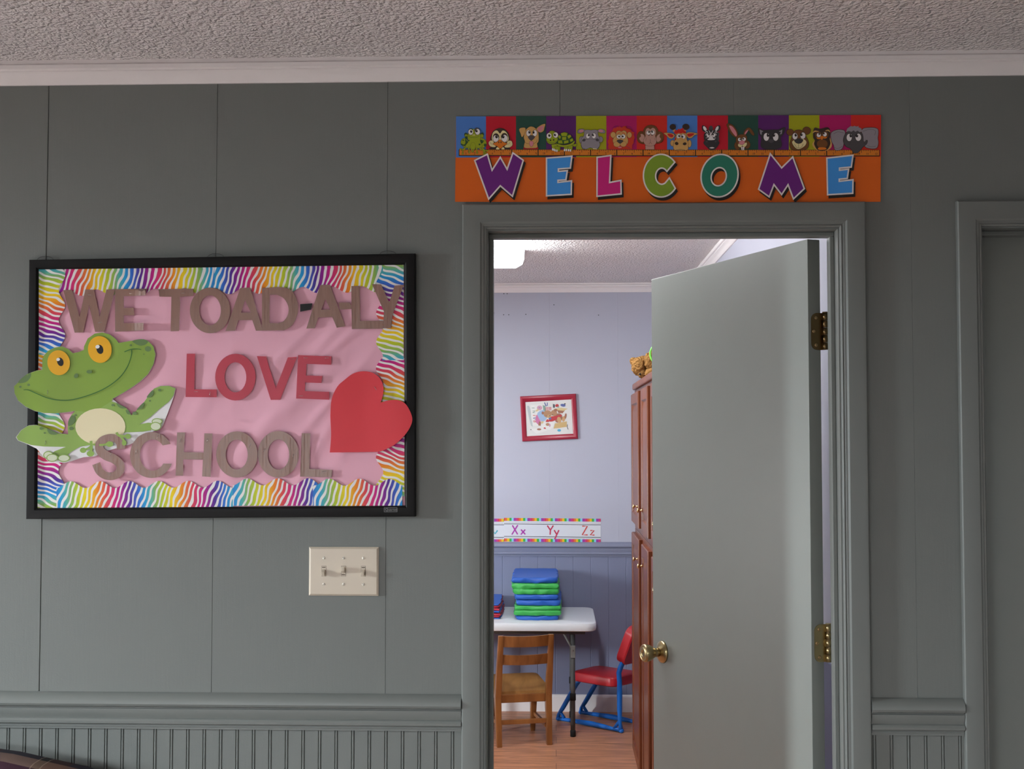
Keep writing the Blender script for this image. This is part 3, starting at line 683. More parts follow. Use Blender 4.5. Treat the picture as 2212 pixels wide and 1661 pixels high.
# heart and frog cut-outs: they lap over the frame at the edges
hx_in = W(874, 900, -0.02).x; fx_in = W(82, 900, -0.02).x
def lap_right(x, z): t = min(1, max(0, (x - hx_in + 0.10) / 0.10)); return -0.0075 * t * t * (3 - 2 * t) - 0.0006 * noise.noise((x * 9, z * 9, 1))
def lap_left(x, z):
    t = min(1, max(0, (fx_in + 0.11 - x) / 0.11)); d = 0.0072 * t * t * (3 - 2 * t)
    k = max(0.0, fx_in - 0.012 - x); return -d - 2.5 * k * k - 0.0004 * noise.noise((x * 8, z * 8, 4))
H1 = C4([(1255, 725), (1268, 560), (1262, 400), (1262, 330), (1275, 190), (1330, 70)]) + C2([(1400, 1340), (1480, 1280), (1560, 1255), (1650, 1258), (1720, 1290), (1770, 1345)]) + C4([(1792, 90), (1782, 170), (1764, 228)])
H2 = C4([(1764, 228), (1850, 205), (1940, 205), (2010, 240), (2060, 320), (2080, 400), (2055, 480), (1990, 570), (1900, 650), (1800, 700), (1740, 718)])
heart = sheet('paper_heart', [onto(smooth(H1, 4, False)[:-1] + smooth(H2, 4, False) + C4([(1500, 722)]), -0.0185)], M('bright_red_card', (0.66, 0.03, 0.045), rough=0.45, spec=0.4), lap_right, 0.012, 0.0006, None, None, -0.0185)
tag(heart, 'big tilted red paper heart overlapping the right edge of the board', 'heart')
staple(811, 839, 2.2, heart, -0.0205)

CF = crop(20, 700, 5.189)
head = [(78, 700), (120, 655), (190, 580), (258, 545), (330, 520), (384, 513), (384, 400), (405, 350), (450, 300), (520, 264), (600, 250), (668, 278), (717, 325), (780, 312), (836, 288), (838, 250), (880, 160), (960, 105), (1045, 92), (1130, 115), (1195, 165), (1230, 210), (1380, 184), (1490, 166), (1560, 190), (1618, 250), (1642, 340), (1620, 450), (1560, 560), (1470, 645), (1380, 710), (1280, 772), (1160, 840)]
rbody = [(1218, 888), (1300, 930), (1345, 972), (1368, 1020), (1425, 968), (1500, 885), (1620, 722), (1700, 692), (1790, 690), (1868, 718)]
wright = [(1845, 810), (1790, 960), (1725, 1130), (1700, 1170), (1620, 1200), (1560, 1230), (1480, 1290), (1350, 1350), (1100, 1420), (960, 1482), (830, 1492), (690, 1540), (620, 1555), (540, 1550), (440, 1530), (395, 1480), (320, 1395), (205, 1340), (118, 1306), (96, 1268), (150, 1190), (230, 1137), (320, 1130), (430, 1165), (560, 1225), (665, 1234)]
lbody = [(660, 1160), (675, 1075), (700, 1020), (740, 976), (650, 990), (520, 1003), (400, 998), (300, 975), (200, 928), (120, 860), (84, 780)]
outline = head + rbody + wright + lbody
YF = -0.0182
frog = sheet('paper_frog', [onto(CF(outline), YF)], M('white_cut_paper', (0.80, 0.79, 0.80), 0.5), lap_left, 0.010, 0.0006, None, None, YF)
tag(frog, 'green paper frog with yellow eyes overlapping the left edge of the board', 'frog')
for k_, c_ in (('frog_green', (0.235, 0.37, 0.055)), ('frog_spot', (0.13, 0.22, 0.075)), ('frog_line', (0.03, 0.14, 0.03)), ('frog_cream', (0.80, 0.72, 0.46)), ('frog_yellow', (0.82, 0.43, 0.015)), ('frog_black', (0.012, 0.012, 0.012)), ('frog_white', (0.85, 0.85, 0.85)), ('frog_toe', (0.66, 0.72, 0.52)), ('frog_green2', (0.27, 0.42, 0.09))):
    ink(k_, c_, 0.42)
def shrink(p, d=-2.2): return offset(p, d)
greenbody = [(700, 960), (740, 976), (700, 1020), (675, 1075), (660, 1160), (665, 1234), (560, 1225), (430, 1165), (320, 1132), (230, 1139), (152, 1192), (104, 1266), (122, 1303), (260, 1355), (400, 1372), (640, 1376), (520, 1425), (470, 1470), (520, 1495), (640, 1485), (700, 1430), (800, 1372), (900, 1358), (1010, 1345), (1240, 1248), (1300, 1215), (1500, 1206), (1590, 1190), (1620, 1110), (1560, 1105), (1465, 1122), (1580, 1045), (1700, 940), (1790, 870), (1842, 800), (1864, 720), (1790, 692), (1700, 694), (1622, 724), (1502, 887), (1426, 970), (1368, 1023), (1345, 975), (1300, 932), (1218, 890), (1100, 850)]
fr = [('frog_green2', CF(greenbody)), ('frog_green', CF(shrink(head + [(1160, 860), (1000, 960), (860, 985), (740, 976)] + lbody[4:]))),
      ('frog_spot', CF(smooth([(122, 655), (190, 582), (256, 548), (258, 590), (222, 640), (170, 662)], 4))), ('frog_spot', CF(smooth([(1384, 187), (1490, 169), (1558, 193), (1528, 230), (1470, 242), (1412, 218)], 4))),
      ('frog_spot', CF(ell(1558, 278, 36, 30))), ('frog_spot', CF(ell(235, 683, 16, 14))), ('frog_spot', CF(ell(147, 705, 13, 12))), ('frog_spot', CF(ell(1365, 238, 13, 11))), ('frog_spot', CF(ell(1512, 338, 7, 6))),
      ('frog_cream', CF(ell(1025, 1150, 280, 206))),
      ('frog_spot', CF(smooth([(672, 1080), (705, 1025), (740, 1040), (742, 1090), (705, 1130), (668, 1138)], 4))), ('frog_spot', CF(ell(700, 1170, 22, 20))), ('frog_spot', CF(ell(748, 1022, 12, 11))),
      ('frog_spot', CF(smooth([(440, 1172), (500, 1196), (556, 1226), (520, 1240), (465, 1228)], 4))), ('frog_spot', CF(ell(378, 1170, 20, 16))), ('frog_spot', CF(ell(416, 1220, 12, 10))),
      ('frog_spot', CF(smooth([(1206, 886), (1250, 908), (1316, 940), (1270, 946), (1226, 925)], 4))), ('frog_spot', CF(ell(1165, 908, 16, 14))), ('frog_spot', CF(smooth([(1310, 960), (1346, 980), (1362, 1012), (1325, 1005)], 4))), ('frog_spot', CF(ell(1410, 1000, 24, 18))),
      ('frog_spot', CF(smooth([(1434, 960), (1508, 880), (1518, 905), (1490, 945)], 4))), ('frog_spot', CF(smooth([(1545, 820), (1608, 742), (1624, 770), (1600, 812)], 4))), ('frog_spot', CF(ell(1690, 740, 17, 15))), ('frog_spot', CF(ell(1582, 860, 12, 11))),
      ('frog_yellow', CF(ell(568, 435, 122, 140, -6))), ('frog_yellow', CF(ell(1021, 286, 133, 151, -8))), ('frog_black', CF(ell(586, 425, 34, 49, -16))), ('frog_black', CF(ell(1022, 284, 38, 53, -16))), ('frog_white', CF(ell(563, 399, 20, 17, -20))), ('frog_white', CF(ell(996, 255, 24, 20, -20))),
      ('frog_spot', CF(ell(758, 580, 23, 28, 35))), ('frog_spot', CF(ell(904, 535, 32, 20))),
      ('frog_line', CF(stroke([(185, 740), (240, 742), (350, 790), (450, 830), (560, 853), (700, 850), (860, 810), (1020, 750), (1160, 670), (1270, 570), (1340, 460), (1376, 350), (1378, 290)], [6, 9, 9, 9, 9, 9, 9, 9, 10]))),
      ('frog_line', CF(stroke([(1298, 312), (1370, 285), (1440, 280), (1485, 288)], [9, 9, 6])))]
for x, y, rx, ry in ((458, 1468, 50, 40), (500, 1498, 58, 40), (626, 1502, 60, 38), (1664, 1092, 55, 32), (1648, 1146, 58, 44)):
    fr += [('frog_green2', CF(ell(x, y, rx + 5, ry + 5))), ('frog_toe', CF(ell(x, y, rx - 5, ry - 5)))]
for pts, w in (([(925, 1310), (930, 1380), (920, 1440)], 30), ([(935, 1360), (890, 1395), (840, 1412)], 22), ([(950, 1350), (1040, 1355), (1130, 1345)], 22), ([(1210, 1215), (1240, 1250), (1330, 1258)], 26), ([(1250, 1250), (1290, 1300), (1300, 1330)], 24)):
    fr.append(('frog_green2', CF(stroke(pts, w))))
for x, y, rx, ry in ((838, 1414, 36, 30), (920, 1452, 42, 32), (1135, 1345, 40, 31), (1340, 1258, 33, 29), (1298, 1332, 26, 30)): fr.append(('frog_green2', CF(ell(x, y, rx, ry))))
def lapf(x, z): return -lap_left(x, z) + 0.0004
def printed_on(name, items, Y, parent, lapfn, res):
    """prints that follow a bent sheet: cut each colour into small triangles first"""
    V, Fc, mi, keys = [], [], [], []
    for i, (key, poly) in enumerate(items):
        lp = resample(onto(poly, Y), res); k0 = len(V); n = len(lp); pts = [Vector((p[0], p[1])) for p in lp]
        xs = [p.x for p in pts]; zs = [p.y for p in pts]; gx = min(xs) + res * .4
        while gx < max(xs):
            gz = min(zs) + res * .4
            while gz < max(zs): pts.append(Vector((gx, gz))); gz += res
            gx += res
        co, _, tri, *_ = delaunay_2d_cdt(pts, [], [list(range(n))], 2, 1e-7)
        if key not in keys: keys.append(key)
        for c in co: V.append((c.x, Y - lapfn(c.x, c.y) - 0.0006 - STEP * (i + 1), c.y))
        for t in tri:
            t = [k0 + q for q in t]
            if sarea([(V[q][0], V[q][2]) for q in t]) < 0: t = t[::-1]
            Fc.append(t); mi.append(keys.index(key))
    c = Vector((sum(v[0] for v in V) / len(V), Y, sum(v[2] for v in V) / len(V)))
    me = bpy.data.meshes.new(name); me.from_pydata([tuple(Vector(v) - c) for v in V], [], Fc)
    for k in keys: me.materials.append(MATS[k])
    for p, m in zip(me.polygons, mi): p.material_index = m; p.use_smooth = True
    o = bpy.data.objects.new(name, me); COL.objects.link(o); o.location = c; part(o, parent); return o
printed_on('printed_picture', fr, YF, frog, lapf, 0.009)
staple(103, 847, 1.55, frog, YF - 0.0085); staple(98, 956, 1.4, frog, YF - 0.0085)

# ------------------------------------------------------------------ light switch plate
m_alm = M('almond_plastic', (0.62, 0.54, 0.43), rough=0.38, spec=0.45)
m_almd = M('almond_slot', (0.13, 0.10, 0.075), rough=0.8)
sw = tag(empty('light_switch', (-0.493, 0, 1.2575)), 'almond plastic wall plate with three toggle switches under the bulletin board', 'light switch')
b = MB(); hw, hh = 0.0815, 0.0565
def rrect(w, h): return [(-w, -h), (w, -h), (w, h), (-w, h)]
rings = [[b.bm.verts.new((-0.493 + x, -y, 1.2575 + z)) for x, z in rrect(hw - i, hh - i)] for i, y in ((0, 0.0), (0, 0.0022), (0.0005, 0.003), (0.004, 0.0062), (0.0048, 0.0066))]
for r0, r1 in zip(rings, rings[1:]):
    for k in range(4): b.bm.faces.new((r0[k], r0[(k + 1) % 4], r1[(k + 1) % 4], r1[k]))
b.bm.faces.new(rings[-1]); part(b.obj('plate', m_alm), sw)
for i, up in enumerate((False, True, False)):
    cx = -0.493 + (i - 1) * 0.0461; cz = 1.2585
    b = MB(); b.mi = 0; b.box(cx - 0.0054, cx + 0.0054, -0.0068, -0.0063, cz - 0.0122, cz + 0.0122)
    b.mi = 1; b.box(cx - 0.0048, cx + 0.0048, -0.0071, -0.0063, cz - 0.0116, cz + 0.0116)
    b.mi = 0; zz = cz + (0.0085 if not up else -0.0085); b.box(cx - 0.004, cx + 0.004, -0.00725, -0.0068, zz - 0.001, zz + 0.0012)
    fr_ = part(b.obj('switch_frame', [m_almd, m_alm]), sw)
    b = MB(); sg = 1 if up else -1
    mt = Matrix.Translation((cx, -0.0068, cz)) @ Matrix.Rotation(math.radians(-28 * sg), 4, 'X')
    b.box(-0.0037, 0.0037, -0.0125, 0.001, -0.0055 + 0.001 * sg, 0.0055 + 0.001 * sg, 0.0009, 2, mt); part(b.obj('toggle', m_alm), sw)
    for dz, an in ((0.0302, 0.6 if i < 2 else 1.4), (-0.0302, (-0.7, -1.1, 0.6)[i])):
        b = MB(); b.mi = 0; b.lathe([(0.0033, 0), (0.0033, 0.0006), (0.0022, 0.0014), (0.0005, 0.0016)], Matrix.Translation((cx, -0.0064, cz + dz)) @ Matrix.Rotation(PI / 2, 4, 'X'), 16)
        b.mi = 1; mt = Matrix.Translation((cx, -0.0081, cz + dz)) @ Matrix.Rotation(an, 4, 'Y'); b.box(-0.0031, 0.0031, -0.00012, 0.001, -0.0003, 0.0003, mat=mt)
        part(b.obj('screw', [M('almond_screw', (0.85, 0.80, 0.70), 0.3), m_almd]), sw)

# ------------------------------------------------------------------ welcome banner over the open door
YBN = -0.0012
bn = tag(empty('welcome_banner', W(1444, 344, YBN)), 'long orange WELCOME paper banner with cartoon animal heads above the open door', 'banner')
for k_, c_ in (('bn_blue', (0.075, 0.22, 0.62)), ('bn_red', (0.56, 0.012, 0.03)), ('bn_pine', (0.025, 0.085, 0.062)), ('bn_purple', (0.115, 0.02, 0.155)), ('bn_lime', (0.40, 0.41, 0.012)), ('bn_magenta', (0.48, 0.012, 0.135)),
               ('bn_scarlet', (0.68, 0.03, 0.02)), ('bn_orange', (0.74, 0.135, 0.012)), ('bn_ruler', (0.72, 0.22, 0.02)), ('bn_white', (0.84, 0.77, 0.74)), ('bn_black', (0.022, 0.018, 0.016)), ('bn_sky', (0.06, 0.32, 0.80)),
               ('bn_pink', (0.66, 0.02, 0.22)), ('bn_green', (0.23, 0.36, 0.03)), ('bn_teal', (0.03, 0.22, 0.145)), ('bn_violet', (0.16, 0.02, 0.22)), ('bn_tan', (0.64, 0.37, 0.12)), ('bn_brown', (0.19, 0.075, 0.022)), ('bn_dkbrown', (0.05, 0.03, 0.022)),
               ('bn_cream', (0.80, 0.70, 0.36)), ('bn_frog', (0.33, 0.40, 0.015)), ('bn_dkgreen', (0.035, 0.10, 0.03)), ('bn_grey', (0.30, 0.27, 0.30)), ('bn_dkgrey', (0.085, 0.078, 0.082)), ('bn_lion', (0.62, 0.05, 0.02)), ('bn_flesh', (0.55, 0.31, 0.25)),
               ('bn_rose', (0.70, 0.25, 0.30)), ('bn_eye', (0.86, 0.83, 0.82)), ('bn_beak', (0.76, 0.20, 0.015)), ('bn_charcoal', (0.045, 0.042, 0.045)), ('bn_hair', (0.60, 0.02, 0.015))):
    ink(k_, c_, 0.45)
def bowed(x, z): return 0.0
ct = [(985, 252), (1444, 250), (1903, 248.5), (1902, 436), (1444, 437.5), (983, 436)]
def bdisp(x, z): return -0.0008 - 0.0008 * abs(noise.noise((x * 4, z * 3, 8)))
bpaper = sheet('banner_paper', [onto(ct, YBN)], m_orange if 'm_orange' in globals() else MATS['bn_orange'], bdisp, 0.03, 0.0003, bn, None, YBN)
YI = -0.0030          # the inked front, just proud of the gently waving sheet
# coloured squares, ruler and orange field
xs_ = [985, 1049.8, 1114.5, 1179.8, 1244.4, 1309.8, 1375.3, 1441, 1506.4, 1572.4, 1637.8, 1704, 1770, 1838, 1903]
pc = ['bn_blue', 'bn_red', 'bn_pine', 'bn_purple', 'bn_lime', 'bn_magenta', 'bn_scarlet', 'bn_blue', 'bn_red', 'bn_pine', 'bn_purple', 'bn_lime', 'bn_magenta', 'bn_scarlet']
def ytop(x): return 251.5 - (x - 985) * 3.2 / 918
def ymid(x): return 340.3 - (x - 985) * 2.2 / 918
it = [('bn_orange', [(984.4, 300), (1902.6, 300), (1902, 435.9), (1444, 437.4), (983, 435.9)])]
for i in range(14):
    a, c = xs_[i], xs_[i + 1]; it.append((pc[i], [(a, ytop(a)), (c, ytop(c)), (c, ymid(c)), (a, ymid(a))]))
prints('printed_panels', it, YI, bn, step=0.00002)
def yr(x): return 323.2 + (x - 992) * 1.0 / 907
it = [('bn_black', [(991, yr(991) - 0.6), (1900.2, yr(1900) - 0.6), (1900.4, yr(1900) + 13.6), (991, yr(991) + 13.6)]), ('bn_ruler', [(992.6, yr(992)), (1899, yr(1899)), (1899, yr(1899) + 11.8), (992.6, yr(992) + 11.8)])]
U_ = 906.6 / 48
for k in range(1, 49 * 4):
    x = 992.4 + U_ * k / 4; y = yr(x)
    if x > 1898: break
    if k % 12 == 0: it.append(('bn_black', [(x - 1.0, y), (x + 1.0, y), (x + 1.0, y + 12), (x - 1.0, y + 12)]))
    else:
        h = 6.2 if k % 4 == 0 else 2.6; w = 0.4; it.append(('bn_dkbrown', [(x - w, y), (x + w, y), (x + w, y + h), (x - w, y + h)]))
rul = prints('printed_ruler', it, YI - 0.0005, bn, step=0.000002)
SEG = {'1': [[(1, 0), (1, 4)]], '2': [[(0, .6), (1, 0), (2, 1), (0, 4), (2, 4)]], '3': [[(0, 0), (2, 0), (.8, 1.6), (2, 2.8), (0, 4)]], '4': [[(1.6, 4), (1.6, 0), (0, 2.6), (2.2, 2.6)]], '5': [[(2, 0), (.3, 0), (.2, 1.6), (2, 2.4), (1.2, 4), (0, 3.8)]],
       '6': [[(1.6, 0), (.1, 2.6), (.9, 4), (2, 2.9), (.9, 2), (.2, 2.6)]], '7': [[(0, 0), (2, 0), (.8, 4)]], '8': [[(1, 1.9), (.2, 1), (1, 0), (1.8, 1), (.1, 3), (1, 4), (1.9, 3), (1, 1.9)]], '9': [[(1.9, 1.2), (1, 2), (.1, 1.1), (1, 0), (1.9, 1.2), (1.4, 4)]], '0': [[(1, 0), (.1, 2), (1, 4), (1.9, 2), (1, 0)]]}
it = []
for k in range(48):
    s_ = str(k % 12 + 1); x = 992.4 + U_ * (k + 1) - 2.6 - 3.2 * len(s_); y = yr(x) + 5.8
    for j, ch in enumerate(s_):
        for sg in SEG[ch]: it.append(('bn_dkbrown', stroke([(x + j * 3.0 + a * 1.15, y + c * 1.15) for a, c in sg], 0.75, sm=False)))
prints('printed_numerals', it, YI - 0.0012, rul, step=0.000002)

B5, B6, B7 = crop(970, 240, 6.703), crop(1290, 240, 6.703), crop(1600, 240, 6.703)
def cpts():
    o = ell(925, 935, 245, 298, 0, 44, -41, -319); return B6(o + [(1048, 985)] + ell(932, 945, 92, 120, 0, 26, -316, -50) + [(1040, 878)])
BL = [('W', 'bn_violet', [B5([(385, 720), (548, 640), (619, 882), (742, 690), (843, 868), (930, 622), (1062, 716), (912, 1214), (741, 1066), (578, 1252)])], 'purple letter W'),
      ('E', 'bn_sky', [B5([(1422, 690), (1766, 664), (1747, 815), (1572, 828), (1572, 884), (1700, 874), (1683, 985), (1567, 992), (1567, 1044), (1762, 1022), (1758, 1195), (1422, 1215)])], 'first sky blue letter E'),
      ('L', 'bn_pink', [[(1291.4, 341.4), (1317.8, 337.7), (1315, 396.2), (1339.6, 391.6), (1340.2, 417.4), (1291.2, 422.2)]], 'pink letter L'),
      ('C', 'bn_green', [B6(ell(925, 935, 245, 298, 0, 44, -41, -322) + [(1044, 985)] + ell(935, 942, 100, 128, 0, 24, -318, -42))], 'lime green letter C'),
      ('O', 'bn_teal', [B6(ell(1772, 935, 255, 300, 14, 44)), B6(ell(1760, 950, 118, 144, 16, 32))], 'teal letter O'),
      ('M', 'bn_violet', [B7([(432, 640), (592, 838), (749, 684), (908, 1120), (768, 1252), (688, 1042), (592, 1190), (478, 1042), (408, 1225), (272, 1127)])], 'purple letter M'),
      ('E', 'bn_sky', [B7([(1258, 690), (1613, 651), (1592, 800), (1420, 816), (1420, 868), (1550, 852), (1534, 965), (1416, 976), (1416, 1028), (1615, 1006), (1612, 1180), (1268, 1200)])], 'last sky blue letter E')]
for ch, col, loops, lab in BL:
    outer = offset(loops[0], 3.2); W_ = [outer] + ([offset(loops[1], -3.0)] if len(loops) > 1 else [])
    Sh = [[(x + 3.6, y + 6.0) for x, y in offset(lp, 3.2 if j == 0 else -3.0)] for j, lp in enumerate(loops)]
    o = prints('printed_letter', [('bn_black', Sh if len(Sh) > 1 else Sh[0]), ('bn_white', W_ if len(W_) > 1 else W_[0]), (col, loops if len(loops) > 1 else loops[0])], YI - 0.0022, bn)
    o['label'] = lab

def eyes(ls, look=(0, 0)):
    """(cx, cy, rx, ry) whites with pupils"""
    out = []
    for i, (x, y, rx, ry, px, py) in enumerate(ls):
        out += [('bn_dkbrown', ell(x, y, rx + 8, ry + 8)), ('bn_eye', ell(x, y, rx, ry)), ('bn_black', ell(px, py, rx * .48, ry * .48)), ('bn_eye', ell(px + rx * .18, py - ry * .22, rx * .12, ry * .12, n=10))]
    return out
def lined(key, poly, w=7): return [('bn_dkbrown', offset(poly, w)), (key, poly)]
def animal(name, cr, items): return prints(name, [(k, cr(p)) for k, p in items], YI - 0.0014, bn, step=0.000015)
A1 = crop(980, 250, 13.01); A2 = crop(1140, 250, 13.01); A3 = crop(1300, 250, 13.01); A4 = crop(1440, 250, 11.642); A5 = crop(1630, 250, 7.9)
sp = lambda *p: smooth(list(p), 4)
# frog
F_ = []
F_ += lined('bn_dkgreen', ell(345, 530, 42, 48)) + lined('bn_dkgreen', ell(800, 530, 42, 50))
F_ += lined('bn_frog', ell(350, 560, 40, 40)) + lined('bn_frog', ell(790, 570, 48, 50))
F_ += lined('bn_frog', sp((200, 740), (250, 650), (340, 640), (420, 760), (420, 900), (330, 900), (240, 830))) + lined('bn_frog', sp((720, 640), (860, 660), (920, 760), (890, 860), (780, 920), (690, 900)))
F_ += [('bn_dkgreen', sp((320, 660), (400, 730), (400, 800), (330, 850), (220, 830), (200, 780), (290, 810), (330, 760))), ('bn_dkgreen', sp((740, 700), (800, 680), (830, 740), (790, 780), (740, 750))), ('bn_dkgreen', ell(885, 825, 40, 42))]
F_ += lined('bn_frog', sp((390, 600), (420, 480), (560, 440), (720, 490), (760, 600), (740, 700), (800, 850), (720, 900), (560, 945), (400, 900), (330, 850), (410, 730)))
for pts in ([(330, 900), (250, 950), (190, 935)], [(320, 920), (260, 980), (255, 1060)], [(420, 880), (430, 960), (440, 1035)], [(480, 900), (520, 960), (540, 1010)], [(640, 900), (650, 960), (660, 1045)], [(600, 900), (560, 960), (520, 1000)], [(790, 900), (860, 960), (940, 985)], [(800, 920), (850, 1010), (850, 1080)], [(810, 920), (880, 1000), (900, 1060)], [(760, 900), (740, 930), (770, 950)]):
    st = stroke(pts, [44, 26, 22]); F_ += lined('bn_frog', st, 5) + lined('bn_frog', ell(pts[-1][0], pts[-1][1], 24, 22, n=14), 5)
F_ += lined('bn_frog', ell(545, 850, 70, 95), 4) + [('bn_dkgreen', ell(427, 700, 20, 20)), ('bn_dkgreen', ell(268, 690, 20, 20)), ('bn_dkgreen', ell(728, 810, 26, 22)), ('bn_dkgreen', ell(842, 712, 15, 15)), ('bn_dkgreen', sp((320, 600), (370, 580), (380, 640), (340, 670)))]
F_ += [('bn_dkgreen', ell(490, 420, 70, 65)), ('bn_dkgrey', ell(650, 410, 75, 70))] + eyes([(480, 460, 66, 78, 495, 445), (672, 455, 66, 82, 645, 430)]) + [('bn_frog', stroke([(560, 380), (570, 500)], 40)), ('bn_cream', ell(548, 545, 14, 18, n=10)), ('bn_cream', ell(588, 545, 14, 18, n=10)), ('bn_dkgreen', stroke([(410, 570), (480, 615), (570, 618), (660, 605), (720, 560)], 7))]
animal('printed_frog', A1, F_)
# penguin
P_ = [('bn_dkbrown', sp((1010, 940), (1060, 880), (1300, 850), (1520, 880), (1590, 940), (1300, 960))), ('bn_cream', sp((1190, 940), (1230, 880), (1290, 940))), ('bn_cream', sp((1340, 940), (1390, 880), (1430, 940)))]
P_ += [('bn_dkbrown', sp((1040, 700), (1080, 480), (1180, 380), (1310, 345), (1440, 385), (1540, 500), (1570, 700), (1300, 800)))]
P_ += lined('bn_cream', sp((1090, 700), (1085, 520), (1150, 430), (1230, 420), (1300, 500), (1370, 420), (1450, 440), (1520, 540), (1530, 700), (1300, 780)), 4)
P_ += lined('bn_cream', sp((985, 760), (1030, 700), (1100, 710), (1150, 800), (1180, 870), (1090, 880), (1010, 840))) + lined('bn_cream', sp((1650, 780), (1620, 710), (1530, 710), (1480, 800), (1430, 880), (1560, 890), (1640, 840)))
P_ += [('bn_dkbrown', ell(1190, 610, 90, 115)), ('bn_dkbrown', ell(1425, 600, 95, 115))] + eyes([(1185, 640, 76, 95, 1205, 590), (1430, 635, 82, 98, 1390, 590)])
P_ += lined('bn_beak', sp((1110, 790), (1220, 740), (1300, 675), (1390, 740), (1500, 790), (1400, 850), (1310, 925), (1230, 860))) + [('bn_dkbrown', ell(1270, 745, 14, 30)), ('bn_dkbrown', ell(1330, 745, 14, 30)), ('bn_dkbrown', stroke([(1110, 800), (1050, 790), (1020, 740)], 6)), ('bn_dkbrown', stroke([(1500, 800), (1560, 790), (1580, 740)], 6))]
animal('printed_penguin', A1, P_)
# dog (crop A2 coordinates; left part lies at negative x)
D_ = [('bn_red', [(-120, 885), (290, 885), (295, 940), (-120, 940)])]
D_ += lined('bn_tan', sp((-100, 890), (-80, 720), (-110, 600), (-60, 420), (20, 330), (100, 305), (200, 340), (280, 430), (305, 560), (300, 720), (260, 780), (265, 890), (80, 910)))
D_ += lined('bn_tan', sp((-70, 345), (-200, 345), (-240, 400), (-200, 500), (-160, 600), (-80, 470))) + lined('bn_tan', sp((240, 380), (300, 310), (400, 250), (490, 235), (470, 330), (440, 430), (340, 470))) + [('bn_rose', sp((275, 370), (330, 310), (440, 280), (435, 370), (380, 440), (320, 455)))]
D_ += eyes([(20, 490, 58, 85, 45, 465), (200, 490, 58, 85, 165, 465)]) + lined('bn_dkgrey', sp((15, 590), (100, 550), (195, 590), (160, 650), (100, 690), (40, 650)), 6)
D_ += [('bn_dkbrown', stroke([(-110, 690), (-60, 760), (40, 790)], 7)), ('bn_dkbrown', stroke([(100, 690), (100, 730)], 7)), ('bn_dkbrown', stroke([(265, 660), (240, 740), (150, 790)], 7))] + lined('bn_rose', sp((50, 740), (100, 715), (155, 740), (145, 830), (100, 865), (60, 830)), 5)
animal('printed_dog', A2, D_)
# turtle
T_ = lined('bn_frog', sp((1255, 830), (1300, 800), (1380, 790), (1370, 850), (1300, 865))) + lined('bn_frog', stroke([(740, 800), (760, 900), (740, 950)], 150)) + lined('bn_frog', stroke([(840, 860), (850, 930), (840, 985)], [170, 120, 110])) + lined('bn_frog', stroke([(1080, 860), (1070, 930), (1060, 970)], 100)) + lined('bn_frog', stroke([(1190, 840), (1195, 930), (1190, 975)], [150, 110, 100]))
for x, y in ((700, 945), (735, 955), (770, 975), (820, 985), (1035, 965), (1085, 965), (1145, 970), (1200, 975)): T_ += lined('bn_eye', ell(x, y, 20, 36), 4)
T_ += lined('bn_frog', sp((790, 780), (1000, 830), (1200, 790), (1320, 705), (1290, 790), (1180, 850), (1000, 880), (860, 850))) + lined('bn_dkgreen', sp((800, 760), (860, 600), (930, 500), (1030, 465), (1120, 490), (1230, 590), (1290, 710), (1150, 780), (1000, 805), (880, 795)))
for p in ([(930, 495), (1030, 468), (1118, 490), (1090, 575), (955, 575)], [(850, 590), (885, 545), (935, 590), (905, 660)], [(965, 600), (1080, 595), (1080, 680), (970, 685)], [(1110, 570), (1190, 535), (1228, 580), (1150, 650)], [(1180, 675), (1260, 635), (1275, 700), (1205, 740)], [(850, 700), (960, 690), (985, 780), (860, 780)], [(1020, 710), (1140, 690), (1145, 760), (1015, 785)]): T_.append(('bn_frog', p))
T_ += lined('bn_frog', sp((530, 640), (600, 470), (690, 425), (790, 480), (835, 620), (830, 710), (740, 785), (620, 795), (545, 740))) + eyes([(600, 565, 68, 78, 608, 555), (785, 545, 66, 75, 765, 540)]) + [('bn_dkbrown', ell(640, 690, 20, 24)), ('bn_dkbrown', ell(728, 680, 22, 24)), ('bn_dkgreen', stroke([(550, 715), (640, 765), (740, 750), (830, 690)], 7))]
animal('printed_turtle', A2, T_)
# hippo
H_ = lined('bn_grey', sp((1395, 450), (1450, 380), (1560, 375), (1600, 430), (1500, 490), (1420, 490))) + lined('bn_grey', sp((1950, 420), (2040, 375), (2150, 400), (2170, 480), (2080, 490), (1990, 460))) + [('bn_rose', ell(1505, 430, 62, 38, -10)), ('bn_rose', ell(2055, 425, 62, 38, 10))]
H_ += lined('bn_grey', ell(1510, 680, 60, 95)) + lined('bn_grey', ell(2045, 665, 65, 80)) + lined('bn_grey', sp((1580, 560), (1600, 420), (1700, 400), (1780, 410), (1870, 395), (1960, 420), (1975, 540), (2020, 640), (2010, 820), (1960, 930), (1760, 900), (1560, 935), (1500, 820), (1510, 640)))
H_ += eyes([(1690, 570, 52, 70, 1715, 545), (1860, 565, 55, 72, 1835, 545)]) + lined('bn_grey', sp((1500, 780), (1560, 700), (1760, 655), (1960, 700), (2025, 800), (1980, 900), (1880, 935), (1760, 895), (1640, 935), (1540, 900)), 6) + [('bn_dkgrey', ell(1580, 685, 50, 38, -25)), ('bn_dkgrey', ell(1955, 680, 50, 40, 25)), ('bn_cream', [(1835, 915), (1950, 930), (1950, 945), (1835, 935)])]
animal('printed_hippo', A2, H_)
